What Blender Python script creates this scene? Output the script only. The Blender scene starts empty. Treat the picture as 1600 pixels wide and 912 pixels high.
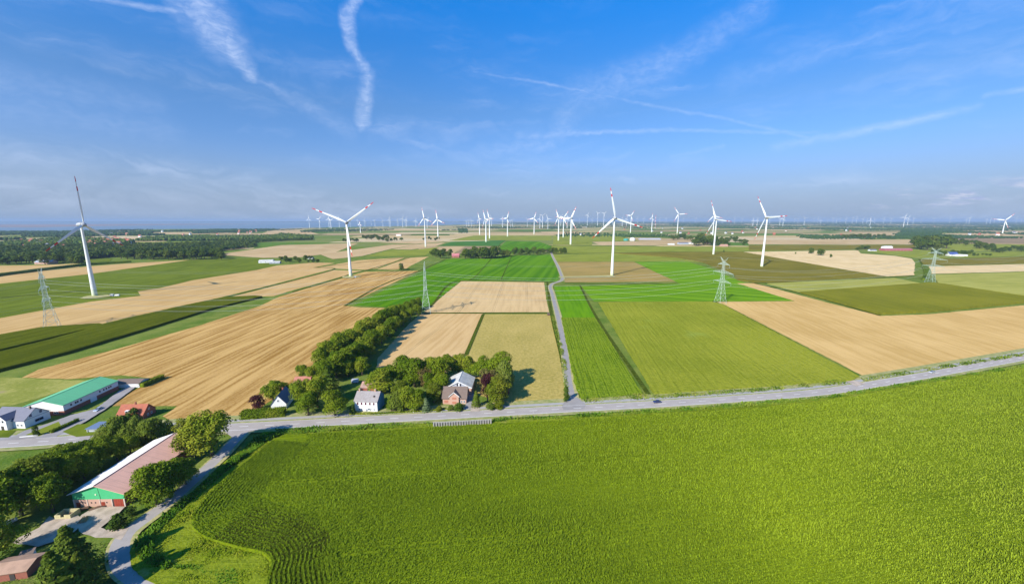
import bpy, math, random
import numpy as np
from mathutils import Vector, noise as mnoise

# ------------------------------------------------------------------ camera
F, HC, YH = 607.0, 100.0, 344.2
PITCH = math.atan((456 - YH) / F)
FW = np.array([0, math.cos(PITCH), -math.sin(PITCH)])
UP = np.array([0, math.sin(PITCH), math.cos(PITCH)])
RT = np.array([1., 0, 0])
SC = bpy.context.scene
COL = SC.collection
cam = bpy.data.cameras.new('camera')
cam.sensor_width = 36.0
cam.lens = 36.0 * F / 1600
cam.clip_start = 0.5
cam.clip_end = 120000
camo = bpy.data.objects.new('camera', cam)
COL.objects.link(camo)
camo.location = (0, 0, HC)
camo.rotation_euler = (math.pi / 2 - PITCH, 0, 0)
SC.camera = camo

SUN_AZ, SUN_EL = 220.0, 35.0       # degrees, clockwise from +Y
SUN_STR, SKY_STR, EXPO = 4.7, 0.097, 0.71
HAZE_D = 5.2e-5

SC.view_settings.view_transform = 'Standard'
SC.view_settings.look = 'None'
SC.view_settings.exposure = EXPO
SC.view_settings.gamma = 1
SC.view_settings.use_curve_mapping = False
SC.cycles.max_bounces = 5
SC.cycles.diffuse_bounces = 2
SC.cycles.glossy_bounces = 2
SC.cycles.transmission_bounces = 2
SC.cycles.transparent_max_bounces = 4
SC.cycles.volume_bounces = 0
SC.cycles.use_denoising = True
SC.cycles.denoiser = 'OPENIMAGEDENOISE'
SC.cycles.denoising_prefilter = 'ACCURATE'
SC.cycles.sample_clamp_indirect = 5

ld = bpy.data.lights.new('sun', 'SUN')
ld.energy = SUN_STR
ld.angle = math.radians(0.5)
ld.color = (1.0, 0.94, 0.83)
lo = bpy.data.objects.new('sun', ld)
COL.objects.link(lo)
az, el = math.radians(SUN_AZ), math.radians(SUN_EL)
sdir = Vector((math.sin(az) * math.cos(el), math.cos(az) * math.cos(el), math.sin(el)))
lo.rotation_euler = sdir.to_track_quat('Z', 'Y').to_euler()


def ray(x, y):
    d = FW + RT * (x - 800) / F + UP * (456 - y) / F
    return d / np.linalg.norm(d)


def g(x, y, z=0.0):
    """point at height z that lies along the photograph's ray (x, y)"""
    d = ray(x, y)
    t = (z - HC) / d[2]
    return np.array([d[0] * t, d[1] * t, z])


def pr(p):
    p = np.array(p, float) - [0, 0, HC]
    z = p @ FW
    return 800 + F * (p @ RT) / z, 456 - F * (p @ UP) / z


def hz(b, y):
    lo_, hi_ = 0., 300.
    for _ in range(40):
        m = (lo_ + hi_) / 2
        if pr([b[0], b[1], m])[1] > y:
            lo_ = m
        else:
            hi_ = m
    return lo_


# ------------------------------------------------------------------ world: sky, cirrus and contrails by direction
W = bpy.data.worlds.new('World')
SC.world = W
W.use_nodes = True
nt = W.node_tree
nt.nodes.clear()


class NG:
    """small node-graph helper"""
    def __init__(s, nt):
        s.nt = nt

    def n(s, t, **kw):
        nd = s.nt.nodes.new(t)
        for k, v in kw.items():
            setattr(nd, k, v)
        return nd

    def put(s, sock, v):
        if v is None:
            return
        if isinstance(v, bpy.types.NodeSocket):
            s.nt.links.new(v, sock)
        else:
            sock.default_value = v

    def m(s, op, a, b=None, c=None, clamp=False):
        nd = s.n('ShaderNodeMath', operation=op, use_clamp=clamp)
        s.put(nd.inputs[0], a)
        s.put(nd.inputs[1], b)
        s.put(nd.inputs[2], c)
        return nd.outputs[0]

    def v(s, op, a, b=None):
        nd = s.n('ShaderNodeVectorMath', operation=op)
        s.put(nd.inputs[0], a)
        s.put(nd.inputs[1], b)
        return nd

    def comb(s, x=0., y=0., z=0.):
        nd = s.n('ShaderNodeCombineXYZ')
        s.put(nd.inputs[0], x); s.put(nd.inputs[1], y); s.put(nd.inputs[2], z)
        return nd.outputs[0]

    def sep(s, v):
        nd = s.n('ShaderNodeSeparateXYZ')
        s.put(nd.inputs[0], v)
        return nd.outputs

    def noise(s, vec, scale, detail=2., rough=0.5, dist=0.):
        nd = s.n('ShaderNodeTexNoise')
        s.put(nd.inputs['Vector'], vec)
        nd.inputs['Scale'].default_value = scale
        nd.inputs['Detail'].default_value = detail
        nd.inputs['Roughness'].default_value = rough
        nd.inputs['Distortion'].default_value = dist
        return nd.outputs['Fac']

    def step(s, x, a, b, lo=0., hi=1.):
        nd = s.n('ShaderNodeMapRange', interpolation_type='SMOOTHSTEP')
        s.put(nd.inputs[0], x)
        s.put(nd.inputs[1], a); s.put(nd.inputs[2], b)
        nd.inputs[3].default_value = lo
        nd.inputs[4].default_value = hi
        return nd.outputs[0]

    def mix(s, f, a, b, blend='MIX'):
        nd = s.n('ShaderNodeMix', data_type='RGBA', blend_type=blend)
        s.put(nd.inputs['Factor'], f)
        s.put(nd.inputs['A'], a if isinstance(a, bpy.types.NodeSocket) else (*a, 1))
        s.put(nd.inputs['B'], b if isinstance(b, bpy.types.NodeSocket) else (*b, 1))
        return nd.outputs['Result']


G = NG(nt)
sky = G.n('ShaderNodeTexSky', sky_type='NISHITA', sun_disc=False)
sky.sun_elevation = el
sky.sun_rotation = az
sky.altitude = 100
sky.air_density = 1.0
sky.dust_density = 0.6
sky.ozone_density = 2.6
hsv = G.n('ShaderNodeHueSaturation')
hsv.inputs['Saturation'].default_value = 1.15
hsv.inputs['Hue'].default_value = 0.503
hsv.inputs['Value'].default_value = 1.0
nt.links.new(sky.outputs[0], hsv.inputs['Color'])
tc = G.n('ShaderNodeTexCoord')
dx, dy, dz = G.sep(tc.outputs['Generated'])
AZ = G.m('MULTIPLY', G.m('ARCTAN2', dx, dy), 57.2958)
EL = G.m('MULTIPLY', G.m('ARCSINE', dz), 57.2958)
P0 = G.comb(AZ, EL, 0.)
# warped coordinate so streaks have ragged edges
wn = G.n('ShaderNodeTexNoise')
nt.links.new(P0, wn.inputs['Vector'])
wn.inputs['Scale'].default_value = 0.55
wn.inputs['Detail'].default_value = 4
wv = G.v('SUBTRACT', wn.outputs['Color'], (.5, .5, .5)).outputs[0]
sc_ = G.n('ShaderNodeVectorMath', operation='SCALE')
nt.links.new(wv, sc_.inputs[0]); sc_.inputs['Scale'].default_value = 1.5
PW = G.v('MULTIPLY', G.v('ADD', P0, sc_.outputs[0]).outputs[0], (1, 1, 0)).outputs[0]


sc2_ = G.n('ShaderNodeVectorMath', operation='SCALE')
nt.links.new(wv, sc2_.inputs[0]); sc2_.inputs['Scale'].default_value = .55
PW2 = G.v('MULTIPLY', G.v('ADD', P0, sc2_.outputs[0]).outputs[0], (1, 1, 0)).outputs[0]


def azel(x, y):
    d = ray(x, y)
    return math.degrees(math.atan2(d[0], d[1])), math.degrees(math.asin(d[2]))


def seg(a, b, w1, w2, s1, s2, P=None):
    """soft streak from pixel ray a to b; widths in degrees; strengths at ends"""
    P = P or (PW2 if max(w1, w2) < .8 else PW)
    A, B = Vector((*azel(*a), 0)), Vector((*azel(*b), 0))
    D = B - A
    L = D.length
    pa = G.v('SUBTRACT', P, tuple(A)).outputs[0]
    t = G.m('DIVIDE', G.v('DOT_PRODUCT', pa, tuple(D / L)).outputs['Value'], L)
    tcl = G.m('MINIMUM', G.m('MAXIMUM', t, 0.), 1.)
    Nn = Vector((-D.y, D.x, 0)) / L
    across = G.m('ABSOLUTE', G.v('DOT_PRODUCT', pa, tuple(Nn)).outputs['Value'])
    over = G.m('MULTIPLY', G.m('ABSOLUTE', G.m('SUBTRACT', t, tcl)), L)
    d = G.m('SQRT', G.m('ADD', G.m('MULTIPLY', across, across), G.m('MULTIPLY', over, over)))
    w = G.m('MULTIPLY_ADD', tcl, w2 - w1, w1)
    r = G.m('DIVIDE', d, w)
    k = G.step(r, 1.15, -.15)
    return G.m('MULTIPLY', k, G.m('MULTIPLY_ADD', tcl, s2 - s1, s1))


streaks = [
    ((285, -40), (318, 20), 3.6, 3.6, .45, .58), ((318, 20), (352, 66), 3.6, 2.8, .58, .58), ((352, 66), (400, 124), 2.8, .7, .58, .42),
    ((140, -5), (285, 20), .35, .45, .35, .5),
    ((560, -10), (541, 28), .9, 1.2, .5, .65), ((541, 28), (550, 72), 1.2, 1.0, .65, .55), ((550, 72), (575, 118), .9, 1.0, .5, .45), ((575, 118), (566, 195), 1.3, 1.1, .45, .5),
    ((398, 122), (470, 160), .5, 1.2, .25, .18), ((470, 160), (545, 205), 1.2, 1.8, .2, .12),
    ((740, 112), (850, 130), .25, .3, .12, .28), ((850, 130), (960, 152), .3, .4, .36, .2), ((960, 152), (1130, 185), .34, .3, .18, .2), ((1130, 185), (1262, 215), .28, .32, .2, .2),
    ((812, 214), (920, 207), 1.0, .5, .18, .32), ((920, 207), (1050, 203), .42, .4, .32, .26), ((1050, 203), (1280, 207), .35, .25, .26, .12),
    ((1210, 230), (1340, 206), .75, .65, .14, .32), ((1340, 206), (1440, 187), .65, .6, .32, .38), ((1440, 187), (1530, 165), .6, .5, .38, .14),
    ((1140, 125), (1330, 70), 2.0, 1.0, .1, .2), ((1330, 70), (1480, 15), .9, .8, .22, .12),
    ((905, 150), (1050, 95), 3.4, 2.6, .18, .28), ((1050, 95), (1190, 10), 2.4, 2.2, .22, .2),
    ((900, 145), (875, 205), 3.2, 2.0, .14, .2), ((1540, 150), (1620, 136), .35, .4, .2, .35),
    ((0, 125), (240, 165), 2.4, 1.8, .14, .1), ((0, 160), (260, 205), 2.6, 2.0, .12, .1), ((0, 240), (150, 262), 2.2, 1.6, .22, .1),
    ((1460, 0), (1620, -60), 2.0, 2.0, .1, .1), ((750, 238), (860, 225), 1.6, 1.2, .14, .2), ((1050, 245), (1130, 228), .4, .35, .1, .16),
]
tot = None
for s_ in streaks:
    k = seg(*s_)
    tot = k if tot is None else G.m('MAXIMUM', tot, k)
# ragged fine texture across streaks
rag = G.noise(G.v('MULTIPLY', PW, (.8, 1.3, 1.)).outputs[0], 1.0, 5, .55)
rag2 = G.noise(G.v('MULTIPLY', PW, (.5, 2.6, 1.)).outputs[0], 1.6, 4, .6)
ragm = G.m('MULTIPLY', G.step(rag, .26, .68), G.step(rag2, .12, .66))
tot = G.m('MULTIPLY', tot, G.m('MULTIPLY_ADD', ragm, 0.75, 0.42))
# broad thin cirrus veil
veil = G.noise(G.v('MULTIPLY', PW, (.03, .17, 1.)).outputs[0], 1.0, 5, .62, .6)
veil = G.step(veil, .44, .82)
veil2 = G.noise(G.v('MULTIPLY', PW, (.12, .35, 1.)).outputs[0], 1.0, 5, .6, 1.2)
veil = G.m('MULTIPLY', veil, G.step(veil2, .3, .7))
lowf = G.step(EL, 26., 8.)
veil = G.m('MULTIPLY', veil, G.m('MULTIPLY_ADD', lowf, .42, .18))
tot = G.m('MAXIMUM', tot, G.m('MULTIPLY', veil, 1.0))
# low cumulus far to the right
cu = G.noise(G.v('MULTIPLY', P0, (.30, 1.15, 1.)).outputs[0], 1.0, 6, .62, .3)
cmask = G.m('MULTIPLY', G.step(AZ, 38., 50.), G.m('MULTIPLY', G.step(EL, .9, 1.6), G.step(EL, 4.2, 2.6)))
cu = G.m('MULTIPLY', G.step(cu, .50, .66), cmask)
base = hsv.outputs['Color']
vhz = G.step(EL, 15., 0.)
tr_ = G.n('ShaderNodeValToRGB')
G.put(tr_.inputs[0], G.m('DIVIDE', EL, 26.))
_e = tr_.color_ramp.elements
_e[0].position, _e[0].color = 0., (.29, .30, .45, 1)
_e[1].position, _e[1].color = 1., (.10, .63, .98, 1)
for p_, c_ in ((.08, (.31, .335, .50)), (.3, (.35, .43, .60)), (.55, (.38, .51, .64)), (.8, (.22, .57, .82))):
    x_ = _e.new(p_); x_.color = (*c_, 1)
tint = tr_.outputs[0]
base = G.v('SCALE', G.mix(1., base, tint, 'MULTIPLY'))
base.inputs['Scale'].default_value = 1.52
base = base.outputs[0]
base = G.mix(G.m('MULTIPLY', G.step(EL, 11., -1.), .9), base, (2.05, 2.78, 4.0))
c1 = G.mix(G.m('MULTIPLY', tot, .78, clamp=True), base, (5.2, 5.9, 7.6))
shade = G.noise(G.v('MULTIPLY', P0, (.5, 2.0, 1.)).outputs[0], 1.4, 3)
ccol = G.mix(G.step(shade, .4, .62), (2.6, 3.1, 4.9), (4.6, 4.7, 5.8))
c2 = G.mix(G.m('MULTIPLY', cu, .75), c1, ccol)
bg = G.n('ShaderNodeBackground')
nt.links.new(c2, bg.inputs['Color'])
bg.inputs['Strength'].default_value = SKY_STR
wo = G.n('ShaderNodeOutputWorld')
nt.links.new(bg.outputs[0], wo.inputs['Surface'])


# ------------------------------------------------------------------ helpers
def tag(o, label=None, cat=None, group=None, kind=None):
    if label: o['label'] = label
    if cat: o['category'] = cat
    if group: o['group'] = group
    if kind: o['kind'] = kind
    return o


def empty(name, loc, label, cat, group=None, rz=0.0):
    o = bpy.data.objects.new(name, None)
    COL.objects.link(o)
    o.location = loc
    o.rotation_euler = (0, 0, rz)
    o.empty_display_size = 1
    return tag(o, label, cat, group)


def link(name, me, parent=None):
    o = bpy.data.objects.new(name, me)
    COL.objects.link(o)
    if parent: o.parent = parent
    return o


def np_mesh(name, V, Fq, mats, mi=None, nper=4):
    """fast mesh from arrays: Fq (n, nper)"""
    me = bpy.data.meshes.new(name)
    V = np.ascontiguousarray(V, dtype=np.float32).reshape(-1, 3)
    Fq = np.ascontiguousarray(Fq, dtype=np.int32)
    me.vertices.add(len(V))
    me.vertices.foreach_set('co', V.ravel())
    me.loops.add(Fq.size)
    me.loops.foreach_set('vertex_index', Fq.ravel())
    me.polygons.add(len(Fq))
    me.polygons.foreach_set('loop_start', np.arange(0, Fq.size, Fq.shape[1], dtype=np.int32))
    me.polygons.foreach_set('loop_total', np.full(len(Fq), Fq.shape[1], dtype=np.int32))
    for m in mats: me.materials.append(m)
    if mi is not None:
        me.polygons.foreach_set('material_index', np.asarray(mi, dtype=np.int32))
    me.update(calc_edges=True)
    return me


class MB:
    def __init__(s):
        s.v, s.f, s.mi = [], [], []

    def add(s, vs, fs, mi=0):
        b = len(s.v)
        s.v += [tuple(map(float, v)) for v in vs]
        s.f += [[b + i for i in f] for f in fs]
        s.mi += [mi] * len(fs)

    def box(s, x0, x1, y0, y1, z0, z1, mi=0):
        v = [(x, y, z) for z in (z0, z1) for y in (y0, y1) for x in (x0, x1)]
        s.add(v, [(0, 2, 3, 1), (4, 5, 7, 6), (0, 1, 5, 4), (2, 6, 7, 3), (0, 4, 6, 2), (1, 3, 7, 5)], mi)

    def tube(s, a, b, r1, r2=None, n=6, mi=0, cap=True):
        a, b = Vector(a), Vector(b)
        r2 = r1 if r2 is None else r2
        q = (b - a).to_track_quat('Z', 'Y')
        vs = []
        for p, r in ((a, r1), (b, r2)):
            for i in range(n):
                t = 2 * math.pi * i / n
                vs.append(p + q @ Vector((math.cos(t) * r, math.sin(t) * r, 0)))
        fs = [(i, (i + 1) % n, n + (i + 1) % n, n + i) for i in range(n)]
        if cap: fs += [tuple(reversed(range(n))), tuple(range(n, 2 * n))]
        s.add(vs, fs, mi)

    def lathe(s, prof, n=16, mi=0, ax='z', off=(0, 0, 0)):
        vs = []
        for r, z in prof:
            for i in range(n):
                t = 2 * math.pi * i / n
                p = (r * math.cos(t), r * math.sin(t), z)
                if ax == 'y': p = (p[0], p[2], p[1])
                vs.append((p[0] + off[0], p[1] + off[1], p[2] + off[2]))
        fs = []
        for k in range(len(prof) - 1):
            for i in range(n):
                f = (k * n + i, k * n + (i + 1) % n, (k + 1) * n + (i + 1) % n, (k + 1) * n + i)
                fs.append(f if ax == 'z' else f[::-1])
        s.add(vs, fs, mi)

    def mesh(s, name, mats, smooth=False):
        me = bpy.data.meshes.new(name)
        me.from_pydata(s.v, [], s.f)
        for m in (mats if isinstance(mats, (list, tuple)) else [mats]):
            me.materials.append(m)
        me.polygons.foreach_set('material_index', s.mi)
        if smooth:
            me.polygons.foreach_set('use_smooth', [True] * len(s.f))
        me.update()
        return me

    def build(s, name, mats, parent=None, smooth=False):
        return link(name, s.mesh(name, mats, smooth), parent)


def mat(name, col, rough=.8, metal=0., spec=.3, vary=0., vscale=1.0, bump=0., col2=None, alpha=None):
    m = bpy.data.materials.new(name)
    m.use_nodes = True
    G_ = NG(m.node_tree)
    b = m.node_tree.nodes['Principled BSDF']
    b.inputs['Roughness'].default_value = rough
    b.inputs['Metallic'].default_value = metal
    b.inputs['Specular IOR Level'].default_value = spec
    c2_ = col2 or tuple(c * .6 for c in col)
    if vary > 0:
        tc_ = G_.n('ShaderNodeTexCoord')
        nz = G_.noise(tc_.outputs['Object'], vscale, 5, .6)
        f = G_.m('MULTIPLY', G_.step(nz, .35, .7), vary)
        m.node_tree.links.new(G_.mix(f, col, c2_), b.inputs['Base Color'])
        if bump:
            bp = G_.n('ShaderNodeBump')
            bp.inputs['Strength'].default_value = bump
            G_.put(bp.inputs['Height'], nz)
            m.node_tree.links.new(bp.outputs[0], b.inputs['Normal'])
    else:
        b.inputs['Base Color'].default_value = (*col, 1)
    return m


def leaf_mat(name, cols, hue_by_object=True, scale=.12, transl=.25, small=1.2):
    m = bpy.data.materials.new(name)
    m.use_nodes = True
    t = m.node_tree
    G_ = NG(t)
    b = t.nodes['Principled BSDF']
    geo = G_.n('ShaderNodeNewGeometry')
    n1 = G_.noise(geo.outputs['Position'], scale, 2, .5)
    n2 = G_.noise(geo.outputs['Position'], small, 2, .5)
    f = G_.m('ADD', G_.m('MULTIPLY', n1, .6), G_.m('MULTIPLY', n2, .4))
    f = G_.step(f, .36, .62)
    if hue_by_object:
        oi = G_.n('ShaderNodeObjectInfo')
        f = G_.m('ADD', G_.m('MULTIPLY', f, .55), G_.m('MULTIPLY', oi.outputs['Random'], .45))
    r = G_.n('ShaderNodeValToRGB')
    G_.put(r.inputs[0], f)
    e = r.color_ramp.elements
    e[0].color = (*cols[0], 1)
    e[1].color = (*cols[-1], 1)
    for i, c in enumerate(cols[1:-1]):
        x = e.new((i + 1) / (len(cols) - 1))
        x.color = (*c, 1)
    t.links.new(r.outputs[0], b.inputs['Base Color'])
    b.inputs['Roughness'].default_value = .6
    b.inputs['Specular IOR Level'].default_value = .06
    if transl:
        tr = G_.n('ShaderNodeBsdfTranslucent')
        t.links.new(r.outputs[0], tr.inputs['Color'])
        mx = G_.n('ShaderNodeMixShader')
        mx.inputs[0].default_value = transl
        t.links.new(b.outputs[0], mx.inputs[1])
        t.links.new(tr.outputs[0], mx.inputs[2])
        t.links.new(mx.outputs[0], t.nodes['Material Output'].inputs['Surface'])
    return m


def wdir(p, q):
    a, b = g(*p), g(*q)
    return math.atan2(b[1] - a[1], b[0] - a[0])


CAL = {'stubble_windrows': (.84, .77, .62), 'stubble_far_left': (.92, .85, .72), 'stubble_centre': (.95, .9, .78), 'stubble_tracks': (.95, .88, .75), 'stubble_right': (1., .92, .74), 'pale_stubble': (1., .95, .85),
       'ripening_crop': (1.32, 1.0, .9), 'mown_bright_grass': (.78, .80, .5), 'mown_grass_right': (1.08, .96, .6), 'bright_grass_strip': (.9, .85, .6), 'dark_green_crop': (1.4, 1.02, .8), 'mid_green_beet': (1.05, .82, .6),
       'olive_pasture': (1.15, .94, .85), 'withered_field': (1.22, 1.08, .85), 'dark_maize': (.98, .66, .4), 'olive_crop': (1.05, .82, .55), 'berm_grass': (.8, .68, .4), 'young_maize': (1., .85, .6), 'maize_understory': (1.9, 1.5, .6),
       'pale_green_crop': (.95, .85, .8), 'yellow_green_field': (.95, .85, .7), 'cool_green_field': (.8, .8, .8), 'distant_stubble': (.85, .82, .8), 'distant_ploughland': (.85, .82, .8), 'ditch_herbage': (.8, .75, .5)}


def field_mat(name, c1, c2, ang=0., row=6., rowamt=.5, blotch=.4, bscale=.012, speck=.35, sscale=.7, wob=.6,
              wheel=0., wcol=None, patch=None, pscale=.02, pth=.62, bump=.0, crop=0., stretch=.02, rsoft=.5):
    m = bpy.data.materials.new(name)
    m.use_nodes = True
    t = m.node_tree
    G_ = NG(t)
    k_ = CAL.get(name, (1, 1, 1))
    c1, c2 = [tuple(a * b_ for a, b_ in zip(c, k_)) for c in (c1, c2)]
    b = t.nodes['Principled BSDF']
    b.inputs['Roughness'].default_value = 1.
    b.inputs['Specular IOR Level'].default_value = 0.
    geo = G_.n('ShaderNodeNewGeometry')
    P = geo.outputs['Position']
    vr = G_.n('ShaderNodeVectorRotate', rotation_type='Z_AXIS')
    t.links.new(P, vr.inputs['Vector'])
    vr.inputs['Angle'].default_value = -ang
    u, v, _ = G_.sep(vr.outputs[0])
    big = G_.noise(P, bscale, 3, .55)
    wv_ = G_.m('MULTIPLY', G_.m('SUBTRACT', G_.noise(G_.comb(u, v, 0.), .018, 2), .5), wob * row)
    vv = G_.m('ADD', v, wv_)
    # rows: irregular streaks drawn out along the working direction
    r1 = G_.noise(G_.comb(G_.m('MULTIPLY', u, stretch), G_.m('DIVIDE', vv, row), 0.), 1.0, 3, .55)
    r2 = G_.m('MULTIPLY_ADD', G_.m('SINE', G_.m('MULTIPLY', vv, 6.28318 / row)), .5, .5)
    r2 = G_.m('POWER', r2, 1.5)
    rr = G_.m('ADD', G_.m('MULTIPLY', G_.step(r1, .3, .7), .65), G_.m('MULTIPLY', G_.m('MULTIPLY', r2, G_.step(r1, .3, .6)), .35))
    sp = G_.noise(P, sscale, 3, .65)
    f = G_.m('ADD', G_.m('MULTIPLY', rr, rowamt), G_.m('MULTIPLY', G_.step(big, .3, .7), blotch))
    f = G_.m('ADD', f, G_.m('MULTIPLY', G_.step(sp, .3, .7), speck))
    f = G_.m('DIVIDE', f, rowamt + blotch + speck)
    f = G_.step(f, .5 - rsoft * .5, .5 + rsoft * .5)
    c = G_.mix(f, c1, c2)
    if patch:
        pn = G_.noise(G_.v('ADD', P, (311., 97., 0.)).outputs[0], pscale, 4, .6)
        c = G_.mix(G_.step(pn, pth, pth + .12, 0., .8), c, patch)
    if wheel:
        tm = G_.m('ABSOLUTE', G_.m('SUBTRACT', G_.m('MODULO', G_.m('ABSOLUTE', G_.m('ADD', v, 5000.)), wheel), wheel / 2))
        w1 = G_.m('MULTIPLY', G_.step(G_.m('ABSOLUTE', G_.m('SUBTRACT', tm, 1.0)), .55, .2), G_.step(big, .35, .6, .25, .8))
        c = G_.mix(w1, c, wcol or tuple(x * .6 for x in c1))
    t.links.new(c, b.inputs['Base Color'])
    if bump:
        bp = G_.n('ShaderNodeBump')
        bp.inputs['Strength'].default_value = 1.0
        bp.inputs['Distance'].default_value = bump
        G_.put(bp.inputs['Height'], G_.m('ADD', sp, G_.m('MULTIPLY', rr, .4)))
        t.links.new(bp.outputs[0], b.inputs['Normal'])
    return m


LAYER = [0.02]


def zlay():
    LAYER[0] += .007
    return LAYER[0]


def sheet(name, pts, m, h=0., px=True, jag=0., label=None):
    """flat field (h = 0) or standing crop (h > 0) over a pixel or world polygon"""
    P = [g(*p)[:2] if px else np.array(p) for p in pts]
    if jag:
        Q = []
        rn = random.Random(len(name) * 7 + len(pts))
        for i, p in enumerate(P):
            q = P[(i + 1) % len(P)]
            L = np.linalg.norm(q - p)
            n = int(min(60, max(1, L / (jag * 4))))
            nr = np.array([-(q - p)[1], (q - p)[0]]) / max(L, 1e-6)
            for k in range(n):
                w = 0 if k == 0 else (rn.random() - .5) * jag
                Q.append(p + (q - p) * k / n + nr * w)
        P = Q
    z = zlay()
    n = len(P)
    me = bpy.data.meshes.new(name)
    if h:
        vs = [(p[0], p[1], 0.01) for p in P] + [(p[0], p[1], h + z) for p in P]
        fs = [tuple(range(n, 2 * n))] + [(i, (i + 1) % n, n + (i + 1) % n, n + i) for i in range(n)]
    else:
        vs = [(p[0], p[1], z) for p in P]
        fs = [tuple(range(n))]
    me.from_pydata(vs, [], fs)
    me.materials.append(m)
    me.update()
    import bmesh
    bm = bmesh.new(); bm.from_mesh(me)
    bmesh.ops.recalc_face_normals(bm, faces=bm.faces)
    if not h and bm.faces[:] and bm.faces[:][0].normal.z < 0:
        bmesh.ops.reverse_faces(bm, faces=bm.faces)
    bmesh.ops.triangulate(bm, faces=bm.faces)
    bm.to_mesh(me); bm.free()
    o = link(name, me)
    o['kind'] = 'structure'
    return o


def spline(pts, step=4.0):
    P = [np.array(p[:2], float) for p in pts]
    P = [2 * P[0] - P[1]] + P + [2 * P[-1] - P[-2]]
    out = []
    for i in range(1, len(P) - 2):
        a, b, c, d = P[i - 1:i + 3]
        n = max(2, int(np.linalg.norm(c - b) / step))
        for k in range(n):
            t = k / n
            out.append(.5 * ((2 * b) + (-a + c) * t + (2 * a - 5 * b + 4 * c - d) * t * t + (-a + 3 * b - 3 * c + d) * t ** 3))
    out.append(P[-2])
    return np.array(out)


def ribbon_geo(mb, C, w0, w1, z, mi=0, s0=None, s1=None):
    """strip between offsets w0 and w1 (left positive) along polyline C, arc-length range s0..s1"""
    T = np.gradient(C, axis=0)
    T /= np.linalg.norm(T, axis=1)[:, None]
    N = np.stack([-T[:, 1], T[:, 0]], 1)
    S = np.concatenate([[0], np.cumsum(np.linalg.norm(np.diff(C, axis=0), axis=1))])
    if s0 is None:
        Cs, Ns = C, N
    else:
        ss = np.linspace(s0, s1, max(2, int((s1 - s0) / 4) + 2))
        Cs = np.stack([np.interp(ss, S, C[:, 0]), np.interp(ss, S, C[:, 1])], 1)
        Ns = np.stack([np.interp(ss, S, N[:, 0]), np.interp(ss, S, N[:, 1])], 1)
    a, b = Cs + Ns * w0, Cs + Ns * w1
    vs, fs = [], []
    for i in range(len(Cs)):
        vs += [(a[i][0], a[i][1], z), (b[i][0], b[i][1], z)]
        if i:
            fs.append((2 * i - 2, 2 * i, 2 * i + 1, 2 * i - 1) if w0 > w1 else (2 * i - 2, 2 * i - 1, 2 * i + 1, 2 * i))
    mb.add(vs, fs, mi)


def inpoly(X, Y, P):
    c = np.zeros(len(X), bool)
    n = len(P)
    for i in range(n):
        x1, y1 = P[i][:2]
        x2, y2 = P[(i + 1) % n][:2]
        if y1 == y2: continue
        k = ((y1 > Y) != (y2 > Y)) & (X < (x2 - x1) * (Y - y1) / (y2 - y1) + x1)
        c ^= k
    return c


def pxpoly(pts):
    return [g(*p)[:2] for p in pts]


# ------------------------------------------------------------------ ground
TAN1, TAN2 = (.50, .345, .165), (.36, .235, .095)
PAL1, PAL2 = (.56, .42, .23), (.44, .32, .155)
GR1, GR2 = (.085, .215, .012), (.055, .150, .010)
OL1, OL2 = (.165, .205, .035), (.115, .150, .022)
DK1, DK2 = (.070, .115, .014), (.045, .080, .010)


def ground_mat():
    m = bpy.data.materials.new('rough_grass_and_farmland')
    m.use_nodes = True
    t = m.node_tree
    G_ = NG(t)
    b = t.nodes['Principled BSDF']
    b.inputs['Roughness'].default_value = 1.
    b.inputs['Specular IOR Level'].default_value = 0.
    P = G_.n('ShaderNodeNewGeometry').outputs['Position']
    n1 = G_.noise(P, .05, 4, .6)
    n2 = G_.noise(P, .9, 4, .65)
    f = G_.step(G_.m('ADD', G_.m('MULTIPLY', n1, .6), G_.m('MULTIPLY', n2, .4)), .36, .62)
    near = G_.mix(f, (.075, .135, .016), (.17, .20, .040))
    wp = G_.noise(P, .004, 2)
    u = G_.v('ADD', G_.v('MULTIPLY', P, (1 / 620., 1 / 330., 0.)).outputs[0], G_.comb(G_.m('MULTIPLY', wp, .5), G_.m('MULTIPLY', wp, .35), 0.)).outputs[0]
    vo = G_.n('ShaderNodeTexVoronoi', feature='F1', distance='CHEBYCHEV')
    t.links.new(u, vo.inputs['Vector'])
    vo.inputs['Scale'].default_value = 1.
    vo.inputs['Randomness'].default_value = .75
    cr = G_.n('ShaderNodeValToRGB')
    cr.color_ramp.interpolation = 'CONSTANT'
    r, g_, bb = G_.sep(vo.outputs['Color'])
    G_.put(cr.inputs[0], r)
    cols = [(0, (.50, .36, .18)), (.16, (.13, .18, .03)), (.30, (.42, .29, .15)), (.44, (.09, .17, .02)), (.56, (.55, .42, .25)),
            (.66, (.17, .20, .05)), (.78, (.30, .22, .11)), (.88, (.07, .12, .015))]
    e = cr.color_ramp.elements
    e[0].position, e[0].color = 0, (*cols[0][1], 1)
    e[1].position, e[1].color = cols[1][0], (*cols[1][1], 1)
    for p_, c_ in cols[2:]:
        x = e.new(p_); x.color = (*c_, 1)
    far = G_.mix(G_.m('MULTIPLY', f, .25), cr.outputs[0], (.10, .13, .03))
    x, y, z = G_.sep(P)
    c = G_.mix(G_.step(y, 1150., 1350.), near, far)
    t.links.new(c, b.inputs['Base Color'])
    bp = G_.n('ShaderNodeBump')
    bp.inputs['Distance'].default_value = .35
    G_.put(bp.inputs['Height'], n2)
    t.links.new(bp.outputs[0], b.inputs['Normal'])
    return m


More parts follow.
